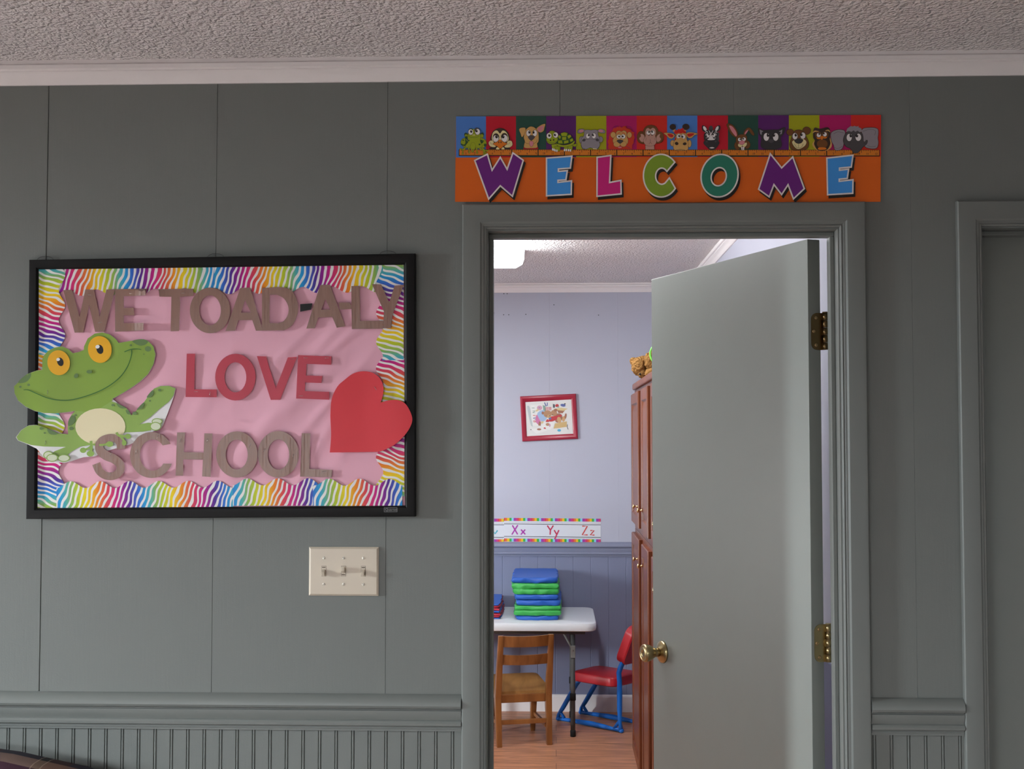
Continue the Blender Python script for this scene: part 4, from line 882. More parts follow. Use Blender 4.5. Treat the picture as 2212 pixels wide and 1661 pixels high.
# lion
L_ = [('bn_lion', [(190, 940), (170, 860), (200, 820), (160, 720), (210, 640), (190, 560), (230, 490), (300, 420), (330, 350), (400, 350), (440, 310), (490, 345), (480, 285), (560, 340), (600, 300), (690, 285), (680, 340), (780, 370), (840, 400), (820, 440), (930, 470), (890, 520), (930, 620), (890, 690), (900, 760), (850, 820), (850, 940)])]
for p in ([(160, 660), (200, 560), (290, 540)], [(300, 350), (380, 290), (470, 285)], [(690, 290), (790, 300), (860, 360)], [(880, 420), (930, 470)], [(940, 560), (930, 700), (900, 810)], [(150, 740), (160, 860), (210, 920)], [(640, 830), (780, 900), (830, 940)]): L_.append(('bn_violet', stroke(p, [3, 10, 3])))
L_ += lined('bn_tan', ell(320, 540, 72, 82)) + lined('bn_tan', ell(775, 540, 65, 82)) + lined('bn_tan', sp((310, 700), (340, 620), (400, 560), (410, 460), (480, 420), (550, 450), (620, 415), (690, 460), (700, 580), (735, 680), (720, 780), (660, 800), (600, 850), (510, 830), (430, 870), (350, 800)))
L_ += [('bn_lion', stroke([(440, 510), (480, 480), (530, 490)], 16)), ('bn_lion', stroke([(560, 490), (610, 480), (660, 520)], 16))] + eyes([(480, 590, 62, 55, 490, 585), (600, 585, 60, 60, 585, 580)]) + lined('bn_tan', ell(425, 800, 95, 75), 4) + lined('bn_tan', ell(605, 795, 90, 75), 4) + lined('bn_dkgrey', sp((425, 700), (510, 675), (600, 705), (560, 750), (515, 780), (460, 750)), 5) + [('bn_dkbrown', stroke([(515, 780), (515, 830)], 7)), ('bn_rose', ell(505, 890, 55, 20))]
animal('printed_lion', A3, L_)
# monkey
K_ = lined('bn_flesh', [(1230, 945), (1225, 830), (1470, 830), (1475, 945)]) + lined('bn_brown', sp((990, 600), (1040, 470), (1120, 440), (1200, 520), (1210, 760), (1120, 780), (1030, 730))) + lined('bn_brown', sp((1530, 500), (1620, 450), (1710, 500), (1735, 620), (1690, 730), (1560, 775), (1510, 700)))
K_ += [('bn_flesh', sp((1050, 640), (1100, 580), (1090, 520), (1150, 520), (1200, 580), (1180, 720), (1110, 730))), ('bn_flesh', sp((1540, 570), (1640, 515), (1620, 590), (1665, 660), (1600, 730), (1550, 720)))]
K_ += lined('bn_brown', sp((1170, 500), (1190, 370), (1280, 290), (1390, 268), (1500, 300), (1570, 390), (1570, 520), (1510, 600), (1380, 640), (1240, 600))) + lined('bn_flesh', sp((1220, 480), (1250, 370), (1310, 345), (1360, 380), (1430, 340), (1500, 380), (1520, 500), (1500, 570), (1535, 680), (1500, 800), (1360, 855), (1220, 810), (1175, 690), (1230, 570)), 6)
K_ += eyes([(1310, 480, 55, 55, 1330, 455), (1430, 475, 55, 60, 1415, 450)]) + [('bn_dkbrown', ell(1325, 553, 22, 10, -20)), ('bn_dkbrown', ell(1410, 550, 22, 10, 20)), ('bn_dkbrown', stroke([(1362, 660), (1362, 745), (1320, 795)], 7)), ('bn_dkbrown', stroke([(1362, 745), (1405, 790)], 7)), ('bn_dkbrown', stroke([(1245, 620), (1235, 700)], 6)), ('bn_dkbrown', stroke([(1490, 620), (1500, 700)], 6))]
animal('printed_monkey', A3, K_)
# giraffe
G_ = [('bn_tan', stroke([(170, 400), (200, 330)], 45)), ('bn_tan', stroke([(470, 400), (460, 330)], 45)), ('bn_dkbrown', ell(155, 282, 80, 74)), ('bn_dkbrown', ell(485, 280, 92, 78))]
G_ += lined('bn_tan', sp((-70, 440), (30, 430), (150, 450), (205, 500), (140, 570), (60, 560), (-10, 490))) + [('bn_hair', sp((20, 460), (110, 455), (175, 500), (130, 545), (60, 520)))] + lined('bn_tan', sp((500, 440), (620, 420), (790, 455), (700, 490), (620, 560), (530, 545))) + [('bn_hair', sp((520, 460), (620, 440), (700, 455), (620, 520), (545, 525)))]
G_ += lined('bn_tan', ell(150, 690, 55, 75)) + lined('bn_tan', ell(575, 700, 45, 90)) + lined('bn_tan', sp((200, 620), (230, 500), (220, 430), (350, 400), (480, 430), (500, 580), (530, 650), (540, 760), (520, 860), (350, 870), (200, 860), (170, 780), (180, 690)))
G_ += [('bn_hair', [(180, 440), (220, 350), (260, 370), (300, 330), (330, 345), (390, 310), (440, 320), (420, 350), (490, 410), (470, 450), (400, 430), (360, 450), (300, 435), (250, 460)]), ('bn_hair', sp((200, 600), (215, 540), (240, 570), (230, 620)))] + eyes([(305, 520, 55, 58, 320, 510), (415, 530, 52, 62, 395, 525)]) + [('bn_tan', sp((230, 640), (350, 545), (480, 640))), ('bn_dkbrown', ell(252, 698, 46, 40, 20)), ('bn_dkbrown', ell(455, 706, 48, 36, -10)), ('bn_dkbrown', stroke([(240, 860), (350, 845), (460, 865)], 8))]
animal('printed_giraffe', A4, G_)
# zebra
Z_ = [('bn_dkgrey', sp((1060, 350), (1080, 270), (1130, 250), (1160, 290), (1160, 350))), ('bn_charcoal', sp((890, 350), (900, 240), (990, 280), (1020, 370), (960, 410))), ('bn_charcoal', sp((1200, 370), (1250, 270), (1330, 240), (1355, 320), (1290, 400))), ('bn_eye', sp((918, 280), (950, 265), (1005, 330), (985, 385), (930, 340))), ('bn_eye', sp((1222, 370), (1250, 290), (1300, 265), (1300, 330), (1250, 385)))]
Z_ += [('bn_dkgrey', [(1290, 400), (1330, 450), (1310, 520), (1325, 600), (1290, 640), (1220, 600)]), ('bn_dkbrown', [(970, 420), (935, 480), (940, 600), (1000, 620)]), ('bn_charcoal', sp((960, 420), (1050, 360), (1180, 360), (1280, 420), (1280, 600), (1330, 680), (1260, 800), (1190, 860), (1090, 860), (1010, 790), (925, 690), (960, 600)))]
for p in ([(960, 420), (1010, 400), (1040, 425)], [(1060, 365), (1100, 440), (1090, 500)], [(1170, 365), (1130, 440), (1100, 500)], [(1200, 425), (1240, 405), (1270, 425)], [(980, 500), (1000, 460), (1040, 445)], [(1250, 500), (1235, 460), (1200, 445)], [(980, 560), (1040, 550)], [(1190, 560), (1240, 560)]): Z_.append(('bn_eye', stroke(p, [6, 20, 12])))
Z_ += [('bn_eye', sp((1060, 560), (1110, 480), (1170, 560), (1115, 590)))] + eyes([(1045, 495, 40, 48, 1062, 470), (1185, 490, 42, 48, 1168, 470)]) + [('bn_eye', sp((1025, 605), (1070, 572), (1170, 572), (1218, 600), (1120, 615))), ('bn_dkgrey', ell(1010, 655, 24, 18)), ('bn_dkgrey', ell(1232, 650, 26, 20)), ('bn_eye', sp((1075, 808), (1140, 790), (1205, 806), (1140, 825)))]
animal('printed_zebra', A4, Z_)
# rabbit
R_ = lined('bn_brown', sp((1515, 210), (1640, 220), (1740, 330), (1790, 450), (1760, 545), (1650, 490), (1570, 370))) + [('bn_rose', sp((1575, 250), (1650, 270), (1730, 370), (1765, 470), (1745, 520), (1660, 430), (1600, 330)))]
R_ += lined('bn_brown', sp((1935, 480), (1960, 380), (2040, 305), (2110, 320), (2195, 440), (2190, 500), (2130, 460), (2070, 370), (2020, 400), (1990, 480))) + [('bn_rose', sp((1960, 460), (1985, 400), (2050, 350), (2040, 390), (1985, 465)))]
R_ += lined('bn_brown', ell(1780, 750, 75, 100)) + lined('bn_brown', ell(2020, 730, 80, 100)) + lined('bn_brown', sp((1745, 590), (1790, 500), (1900, 470), (2000, 500), (2020, 600), (2010, 760), (1900, 830), (1780, 760))) + eyes([(1835, 600, 42, 45, 1855, 590), (1945, 590, 48, 45, 1928, 578)]) + lined('bn_cream', ell(1850, 740, 55, 50), 4) + lined('bn_cream', sp((1910, 760), (1930, 710), (2010, 675), (2010, 740), (1960, 785)), 4) + lined('bn_rose', sp((1815, 670), (1890, 625), (1965, 650), (1940, 710), (1880, 730), (1830, 710)), 4) + [('bn_eye', [(1870, 790), (1905, 785), (1908, 868), (1885, 868)]), ('bn_eye', [(1915, 785), (1955, 785), (1945, 868), (1922, 868)])]
animal('printed_rabbit', A4, R_)
# cat
C_ = lined('bn_charcoal', sp((70, 215), (150, 250), (290, 240), (400, 240), (520, 200), (490, 310), (440, 370), (460, 480), (440, 540), (330, 575), (200, 570), (110, 520), (120, 380), (80, 310)), 5) + [('bn_grey', [(85, 235), (150, 265), (125, 280), (120, 330), (95, 310)]), ('bn_grey', [(475, 235), (410, 270), (450, 275), (430, 320), (465, 310)])]
C_ += eyes([(200, 362, 46, 66, 228, 330), (360, 362, 46, 66, 328, 330)]) + [('bn_dkgrey', sp((225, 425), (280, 400), (340, 420), (285, 465)))]
animal('printed_cat', A5, C_)
# bear
E_ = lined('bn_brown', ell(605, 282, 58, 52)) + lined('bn_brown', ell(888, 255, 65, 62)) + lined('bn_brown', sp((650, 330), (690, 260), (770, 245), (840, 280), (880, 370), (920, 470), (900, 550), (830, 580), (650, 580), (600, 500), (620, 420))) + eyes([(690, 350, 42, 55, 702, 330), (825, 340, 42, 55, 800, 322)]) + lined('bn_cream', sp((640, 450), (690, 410), (760, 390), (840, 400), (885, 450), (850, 520), (750, 570), (680, 530)), 4) + lined('bn_charcoal', sp((680, 420), (750, 392), (825, 410), (800, 460), (750, 475), (705, 460)), 3) + [('bn_dkbrown', stroke([(750, 475), (750, 545)], 5)), ('bn_dkbrown', stroke([(680, 485), (710, 535), (750, 550), (800, 535), (830, 480)], 5))]
animal('printed_bear', A5, E_)
# owl
O_ = [('bn_tan', sp((985, 490), (1035, 410), (1060, 420), (1030, 490), (1090, 580), (1130, 610), (1040, 570))), ('bn_tan', sp((1265, 380), (1290, 380), (1320, 490), (1290, 560), (1210, 600), (1270, 530), (1290, 460)))] + lined('bn_dkbrown', sp((1000, 360), (1020, 210), (1120, 225), (1250, 200), (1290, 270), (1280, 400), (1290, 480), (1230, 580), (1090, 590), (1020, 490), (1030, 420)), 3)
O_ += [('bn_tan', stroke([(985, 300), (1030, 265), (1100, 270)], [6, 26, 8])), ('bn_tan', stroke([(1210, 255), (1260, 250), (1290, 280)], [8, 26, 6])), ('bn_brown', ell(1090, 330, 55, 60)), ('bn_brown', ell(1205, 325, 55, 60)), ('bn_beak', ell(1100, 380, 40, 20)), ('bn_beak', ell(1195, 370, 40, 20)), ('bn_brown', ell(1155, 480, 92, 75))] + eyes([(1095, 330, 34, 36, 1105, 310), (1200, 318, 32, 36, 1182, 302)]) + lined('bn_beak', sp((1120, 360), (1150, 345), (1185, 360), (1145, 415)), 3) + [('bn_beak', sp((1080, 560), (1110, 540), (1210, 545), (1215, 575), (1110, 585)))]
animal('printed_owl', A5, O_)
# elephant
N_ = lined('bn_grey', sp((1305, 300), (1400, 245), (1520, 250), (1545, 320), (1520, 480), (1480, 570), (1380, 585), (1350, 500), (1315, 430))) + lined('bn_grey', sp((1830, 250), (1950, 205), (2090, 220), (2110, 300), (2100, 380), (2110, 460), (2080, 550), (1960, 555), (1870, 500))) + [('bn_dkgrey', stroke([(1350, 310), (1420, 275), (1520, 290)], 5)), ('bn_dkgrey', stroke([(1850, 265), (1960, 235), (2060, 255), (2050, 330)], 5)), ('bn_dkgrey', stroke([(1365, 540), (1420, 560), (1500, 520)], 5)), ('bn_dkgrey', stroke([(1920, 510), (2000, 530), (2070, 520)], 5))]
N_ += lined('bn_dkgrey', sp((1515, 420), (1560, 300), (1640, 250), (1760, 250), (1840, 320), (1860, 450), (1920, 420), (1910, 480), (1850, 530), (1790, 600), (1750, 630), (1690, 630), (1640, 560), (1560, 520)))
N_ += [('bn_grey', [(1560, 280), (1580, 220), (1640, 175), (1680, 185), (1700, 170), (1740, 185), (1780, 175), (1770, 195), (1820, 215), (1835, 270), (1790, 280), (1760, 255), (1720, 275), (1690, 250), (1650, 275), (1610, 260)])] + eyes([(1615, 372, 44, 62, 1640, 340), (1770, 368, 48, 62, 1745, 340)]) + [('bn_charcoal', stroke([(1620, 500), (1640, 430)], 5)), ('bn_charcoal', stroke([(1860, 470), (1900, 470), (1920, 430), (1890, 415)], 7))]
animal('printed_elephant', A5, N_)

# ------------------------------------------------------------------ classroom: fluorescent fixture
fx = tag(empty('ceiling_light', (-0.277, 1.92, ZC)), 'long white fluorescent wraparound light on the classroom ceiling', 'ceiling light')
m_glow = bpy.data.materials.new('lit_diffuser'); m_glow.use_nodes = True
_b = m_glow.node_tree.nodes['Principled BSDF']; _b.inputs['Base Color'].default_value = (0.9, 0.9, 0.9, 1); _b.inputs['Emission Color'].default_value = (0.93, 0.97, 1.0, 1); _b.inputs['Emission Strength'].default_value = 22.5
LX, LW, LY0, LY1 = -0.277, 0.125, 0.88, 2.955
b = MB(); b.box(LX - LW + 0.05, LX + LW - 0.05, LY0, LY1, ZC - 0.022, ZC - 0.0005, 0.002); part(b.obj('housing', m_white), fx)
prof = [(-LW + 0.055, -0.012), (-LW + 0.015, -0.026), (-LW + 0.002, -0.045), (-LW + 0.010, -0.068), (-LW + 0.04, -0.085), (LW - 0.04, -0.085), (LW - 0.010, -0.068), (LW - 0.002, -0.045), (LW - 0.015, -0.026), (LW - 0.055, -0.012)]
b = MB(); b.prism([(LX + x, ZC + z) for x, z in prof], 'y', LY0 + 0.012, LY1 - 0.012); part(autosmooth(b.obj('diffuser', m_glow), 40), fx)
m_cap = M('white_end_cap', (0.9, 0.9, 0.9), 0.4)
for y in (LY0, LY1 - 0.012):
    b = MB(); b.prism([(LX + x * 1.04, ZC + z * 1.05) for x, z in [(-LW, -0.001)] + prof[2:-2] + [(LW, -0.001)]], 'y', y, y + 0.012); part(b.obj('end_cap', m_cap), fx)

# ------------------------------------------------------------------ classroom: picture and alphabet strips on the far wall
YP = YB - 0.018
pic = tag(empty('framed_picture', W(1186, 902, YB)), 'small crooked red framed picture of two cuddling toy bears on the lavender wall', 'picture')
PO = onto([(1123.3, 856.2), (1244.2, 850.2), (1248.8, 947.8), (1128.3, 953.5)], YP); PI_ = onto([(1134.8, 868.6), (1234, 862.6), (1238, 936.8), (1138, 942.3)], YP + 0.006)
b = MB(); rings = []
for o_, i_ in zip(PO, PI_):
    rings.append([b.bm.verts.new((lerp2(o_, i_, t)[0], YB - h, lerp2(o_, i_, t)[1])) for t, h in ((0, 0.0005), (0, 0.012), (0.15, 0.017), (0.4, 0.019), (0.7, 0.016), (0.95, 0.010), (1, 0.009), (1, 0.004))])
for i in range(4):
    for k in range(7): b.bm.faces.new((rings[i][k], rings[i][k + 1], rings[(i + 1) % 4][k + 1], rings[(i + 1) % 4][k]))
part(autosmooth(b.obj('frame', M('red_lacquer', (0.36, 0.02, 0.045), rough=0.3, spec=0.5)), 30), pic)
for k_, c_ in (('pic_paper', (0.74, 0.74, 0.71)), ('pic_grey', (0.50, 0.55, 0.55)), ('pic_sheet', (0.80, 0.80, 0.77)), ('pic_bear', (0.46, 0.26, 0.15)), ('pic_bear2', (0.36, 0.17, 0.11)), ('pic_pink', (0.62, 0.20, 0.38)), ('pic_blue', (0.36, 0.50, 0.70)), ('pic_navy', (0.12, 0.15, 0.35)), ('pic_red', (0.55, 0.06, 0.07)), ('pic_box', (0.62, 0.44, 0.20)), ('pic_gold', (0.68, 0.55, 0.28)), ('pic_teal', (0.10, 0.42, 0.60)), ('pic_lpink', (0.62, 0.36, 0.46)), ('pic_sole', (0.58, 0.36, 0.18)), ('pic_ink', (0.10, 0.11, 0.12)), ('pic_green', (0.25, 0.36, 0.30))): ink(k_, c_, 0.6)
CP = crop(1110, 840, 13.287)
pit_ = [('pic_paper', [(1133.8, 868), (1235, 861.6), (1239, 937.4), (1137, 943)]), ('pic_grey', CP(sp((380, 520), (440, 500), (480, 640), (500, 860), (560, 1050), (500, 1060), (450, 900)))), ('pic_sheet', CP([(475, 465), (800, 440), (860, 640), (780, 1060), (540, 1060)])),
        ('pic_green', CP([(830, 470), (900, 480), (920, 640), (850, 640)])), ('pic_navy', CP(stroke([(880, 390), (930, 500)], 30))), ('pic_navy', CP(stroke([(960, 390), (960, 490)], 26)))]
for k in range(7): pit_.append(('pic_red' if k % 2 == 0 else 'pic_sheet', CP([(915 + k * 22, 520), (937 + k * 22, 515), (937 + k * 22, 610), (918 + k * 22, 620)])))
pit_ += [('pic_gold', CP([(1110, 580), (1360, 540), (1550, 570), (1430, 630), (1300, 620)])), ('pic_bear2', CP([(1240, 610), (1430, 630), (1470, 610), (1400, 700), (1280, 690)])), ('pic_box', CP([(1180, 990), (1520, 930), (1520, 1090), (1140, 1140)])),
         ('pic_navy', CP(ell(1410, 470, 75, 40, 10))), ('pic_ink', CP(ell(1465, 430, 25, 20))), ('pic_red', CP(ell(1240, 480, 52, 45))), ('pic_green', CP(ell(1270, 520, 35, 18))), ('pic_ink', CP([(1120, 430), (1180, 450), (1180, 540), (1120, 540)])),
         ('pic_lpink', CP(ell(738, 545, 75, 68))), ('pic_gold', CP([(610, 640), (680, 570), (720, 610), (660, 650)])), ('pic_navy', CP(ell(733, 540, 12, 12))), ('pic_blue', CP(sp((670, 720), (740, 640), (860, 610), (950, 800), (900, 900), (800, 930), (720, 860)))), ('pic_pink', CP(sp((620, 860), (660, 740), (720, 850), (780, 960), (720, 1030), (640, 960)))), ('pic_bear2', CP([(720, 930), (780, 960), (770, 1060), (700, 1050)])), ('pic_gold', CP([(780, 930), (860, 930), (840, 990), (790, 1000)])),
         ('pic_bear2', CP(sp((1150, 760), (1300, 700), (1380, 760), (1390, 860), (1300, 960), (1200, 940)))), ('pic_red', CP(sp((1060, 800), (1180, 780), (1380, 740), (1300, 830), (1120, 930), (1000, 920)))), ('pic_bear', CP(ell(1150, 690, 90, 88))), ('pic_bear2', CP(ell(1200, 610, 50, 40))), ('pic_bear', CP(ell(970, 720, 120, 105, 10))), ('pic_bear2', CP(ell(830, 690, 34, 45))), ('pic_sole', CP(ell(1010, 785, 60, 48))), ('pic_ink', CP(ell(1030, 775, 18, 13))), ('pic_ink', CP(ell(1115, 740, 14, 12))), ('pic_ink', CP(stroke([(900, 770), (960, 780)], 7))),
         ('pic_navy', CP(ell(1040, 850, 42, 30))), ('pic_red', CP(sp((930, 900), (980, 870), (1010, 960), (960, 1000), (915, 980)))), ('pic_sole', CP(ell(1300, 890, 58, 92, -15))), ('pic_sole', CP(ell(1430, 860, 45, 80, 10))), ('pic_bear2', CP(ell(1485, 780, 30, 80, 8))), ('pic_sheet', CP([(860, 950), (1190, 950), (1120, 1110), (1010, 1185), (780, 1090)])), ('pic_bear', CP(ell(970, 1020, 55, 42))), ('pic_lpink', CP(ell(1030, 1045, 26, 44))), ('pic_red', CP(ell(885, 1130, 32, 26))),
         ('pic_sheet', CP([(490, 1150), (800, 1110), (980, 1190), (650, 1290)])), ('pic_bear2', CP(ell(725, 1160, 62, 28))), ('pic_teal', CP(ell(1300, 1190, 52, 36))), ('pic_ink', CP(stroke([(1540, 1020), (1535, 1100), (1560, 1165)], 16))), ('pic_ink', CP(ell(490, 1168, 15, 15)))]
for (x, y, s_, col) in ((555, 550, 'I', 'pic_green'), (575, 660, 'N', 'pic_green'), (585, 760, 'I', 'pic_red'), (590, 840, 'A', 'pic_navy'), (605, 930, 'P', 'pic_red')):
    if s_ == 'I': pit_.append((col, CP(stroke([(x - 40, y), (x + 40, y)], 16))))
    elif s_ == 'N': pit_ += [(col, CP(stroke([(x - 38, y - 26), (x + 38, y - 26)], 13))), (col, CP(stroke([(x + 38, y - 26), (x - 38, y + 26)], 13))), (col, CP(stroke([(x - 38, y + 26), (x + 38, y + 26)], 13)))]
    elif s_ == 'A': pit_ += [(col, CP(stroke([(x + 36, y - 28), (x - 36, y)], 13))), (col, CP(stroke([(x - 36, y), (x + 36, y + 28)], 13)))]
    else: pit_ += [(col, CP(stroke([(x - 38, y + 20), (x + 38, y + 20)], 14))), (col, CP(stroke([(x - 38, y + 20), (x - 36, y - 18), (x, y - 18), (x, y + 20)], 13)))]
prints('print', pit_, YB - 0.0075, pic, step=0.00003)

AX = [(1088.6, 1119.6), (1297.6, 1121.4)]
def alpha(name, x0, x1, letters, label, Y, dy):
    """banner of letters between two rainbow-block borders; pixel frame follows the right-hand strip"""
    root = tag(empty(name, W((x0 + x1) / 2, 1146, Y)), label, 'alphabet strip', 'alphabet strips on the classroom wall')
    def tp(x): return 1118.4 + dy + (x - 1089) * 2.0 / 208
    H = 52.2
    loop = [(x0, tp(x0)), (x1, tp(x1)), (x1, tp(x1) + H - 0.6), (x0, tp(x0) + H)]
    sheet('strip_paper', [onto(loop, Y)], MATS['al_white'], None, 9, 0.0005, root, None, Y)
    it = []; seq = ['al_purple', 'al_pink', 'al_red', 'al_orange', 'al_yellow', 'al_green', 'al_sky']; wid = [5.0, 3.4, 2.8, 4.4, 5.0, 4.6, 4.5]
    x = x0 + (-9.0 if name == 'alphabet_strip' and x0 > 1080 else -2.0); k = 0
    while x < x1:
        a, c = max(x, x0), min(x + wid[k % 7], x1)
        if c > a:
            for y0_, h in ((0, 6.6), (H - 7.6, 6.6)): it.append((seq[k % 7], [(a, tp(a) + y0_), (c, tp(c) + y0_), (c, tp(c) + y0_ + h), (a, tp(a) + y0_ + h)]))
        x += wid[k % 7]; k += 1
    for y0_ in (12.6, H - 12.6): it.append(('al_black', [(x0, tp(x0) + y0_), (x1, tp(x1) + y0_), (x1, tp(x1) + y0_ + 1.1), (x0, tp(x0) + y0_ + 1.1)]))
    for q in range(int((x1 - x0) / 3.2)):
        xx = x0 + 1.5 + q * 3.2
        for y0_ in (9.0, H - 10.0): it.append(('al_dot', [(xx, tp(xx) + y0_), (xx + 1.0, tp(xx) + y0_), (xx + 1.0, tp(xx) + y0_ + 1.6), (xx, tp(xx) + y0_ + 1.6)]))
    prints('printed_border', it, Y - 0.0004, root, step=0.000004)
    for c, ps in letters: prints('printed_letter', [(c, stroke(p, 2.8, sm=False)) for p in ps], Y - 0.0012, root, step=0.00001)
    return root
for k_, c_ in (('al_white', (0.70, 0.72, 0.76)), ('al_purple', (0.34, 0.05, 0.36)), ('al_pink', (0.60, 0.05, 0.22)), ('al_red', (0.66, 0.05, 0.10)), ('al_orange', (0.74, 0.16, 0.05)), ('al_yellow', (0.80, 0.52, 0.02)), ('al_green', (0.05, 0.42, 0.07)), ('al_sky', (0.25, 0.60, 0.76)), ('al_black', (0.02, 0.025, 0.025)), ('al_dot', (0.35, 0.35, 0.33)), ('al_cyan', (0.08, 0.45, 0.56)), ('al_lt', (0.40, 0.05, 0.36)), ('al_y', (0.55, 0.04, 0.10)), ('al_z', (0.62, 0.07, 0.06))): ink(k_, c_, 0.5)
CA = crop(1050, 1090, 5.726)
LT = [('al_lt', [CA([(325, 255), (390, 368)]), CA([(392, 253), (318, 370)])]), ('al_lt', [CA([(432, 308), (485, 368)]), CA([(484, 308), (430, 370)])]),
      ('al_y', [CA([(757, 258), (795, 315)]), CA([(832, 258), (795, 315), (792, 372)])]), ('al_y', [CA([(842, 315), (872, 365)]), CA([(900, 315), (848, 428)])]),
      ('al_z', [CA([(1190, 266), (1252, 266), (1190, 374), (1256, 374)])]), ('al_z', [CA([(1290, 320), (1336, 320), (1290, 376), (1340, 376)])])]
alpha('alphabet_strip', 1088.8, 1297.6, LT, 'white alphabet strip reading Xx Yy Zz with rainbow borders on the chair rail', YB - 0.0016, 0)
LW_ = [('al_cyan', [CA([(40, 318), (62, 364), (84, 318), (110, 360), (142, 318)])]), ('al_cyan', [CA([(-80, 258), (-52, 366), (-22, 262), (6, 366), (32, 258)])])]
alpha('alphabet_strip', 1010, 1089.6, LW_, 'cut off alphabet strip ending in a cyan w, left of the Xx', YB - 0.0008, 2.0)

# ------------------------------------------------------------------ classroom: folding table and the mats on it
TX0, TX1, TY0, TY1, TZ = -1.01, 0.212, 3.575, 4.20, 0.60
m_tab = M('white_moulded_plastic', (0.74, 0.76, 0.79), rough=0.42, spec=0.4, bump=(180, 0.08, 0.0006))
m_leg = M('grey_powder_coat', (0.085, 0.09, 0.09), rough=0.45, spec=0.4)
m_rub = M('black_rubber', (0.015, 0.015, 0.016), rough=0.7)
tb = tag(empty('folding_table', ((TX0 + TX1) / 2, (TY0 + TY1) / 2, 0)), 'low white plastic folding table with grey legs against the blue wainscot', 'table')
def rr(x0, x1, y0, y1, r, n=6):
    out = []
    for cx, cy, a in ((x1 - r, y1 - r, 0), (x0 + r, y1 - r, 90), (x0 + r, y0 + r, 180), (x1 - r, y0 + r, 270)):
        for k in range(n + 1): t = math.radians(a + 90 * k / n); out.append((cx + r * math.cos(t), cy + r * math.sin(t)))
    return out
def slab(x0, x1, y0, y1, r, levels, mat, name, n=6, xf=None):
    b = MB(); rings = []
    for ins, z in levels:
        ring = []
        for x, y in rr(x0 + ins, x1 - ins, y0 + ins, y1 - ins, max(0.002, r - ins), n):
            v = Vector((x, y, z)); ring.append(b.bm.verts.new(xf(v) if xf else v))
        rings.append(ring)
    m_ = len(rings[0])
    for r0, r1 in zip(rings, rings[1:]):
        for k in range(m_): b.bm.faces.new((r0[k], r0[(k + 1) % m_], r1[(k + 1) % m_], r1[k]))
    b.bm.faces.new(rings[0][::-1]); b.bm.faces.new(rings[-1])
    return autosmooth(b.obj(name, mat), 35)
part(slab(TX0, TX1, TY0, TY1, 0.06, ((0.012, TZ - 0.044), (0.003, TZ - 0.040), (0.0, TZ - 0.028), (0.0, TZ - 0.012), (0.004, TZ - 0.003), (0.012, TZ)), m_tab, 'tabletop'), tb)
b = MB(); b.tube([(TX0 + 0.06, TY0 + 0.05, TZ - 0.052), (TX1 - 0.06, TY0 + 0.05, TZ - 0.052)], 0.011); b.tube([(TX0 + 0.06, TY1 - 0.05, TZ - 0.052), (TX1 - 0.06, TY1 - 0.05, TZ - 0.052)], 0.011); part(b.obj('under_rail', m_leg), tb)
for lx in (0.088, -0.88):
    for ly in (3.655, 4.10):
        b = MB(); b.tube([(lx, ly, 0.022), (lx, ly, TZ - 0.044)], 0.0125, 14); L_ = part(b.obj('leg', m_leg), tb)
        b = MB(); b.lathe([(0.0145, 0.0), (0.0145, 0.03), (0.0125, 0.034)], Matrix.Translation((lx, ly, 0.0)), 16); part(b.obj('foot', m_rub), L_)
        b = MB(); b.lathe([(0.0155, 0.188), (0.0155, 0.222), (0.0125, 0.226)], Matrix.Translation((lx, ly, 0.0)), 16); part(b.obj('collar', m_rub), L_)
    b = MB(); b.tube([(lx, 3.655, 0.46), (lx, 4.10, 0.46)], 0.009); part(b.obj('crossbar', m_leg), tb)
    d = -1 if lx > 0 else 1
    b = MB(); b.tube([(lx + 0.004, 3.640, 0.445), (lx + 0.055 * d, 3.66, TZ - 0.05)], 0.006); b.box(lx - 0.012, lx + 0.014, 3.636, 3.645, 0.41, 0.475, 0.003); part(b.obj('brace', M('grey_brace', (0.20, 0.21, 0.205), 0.5)), tb)

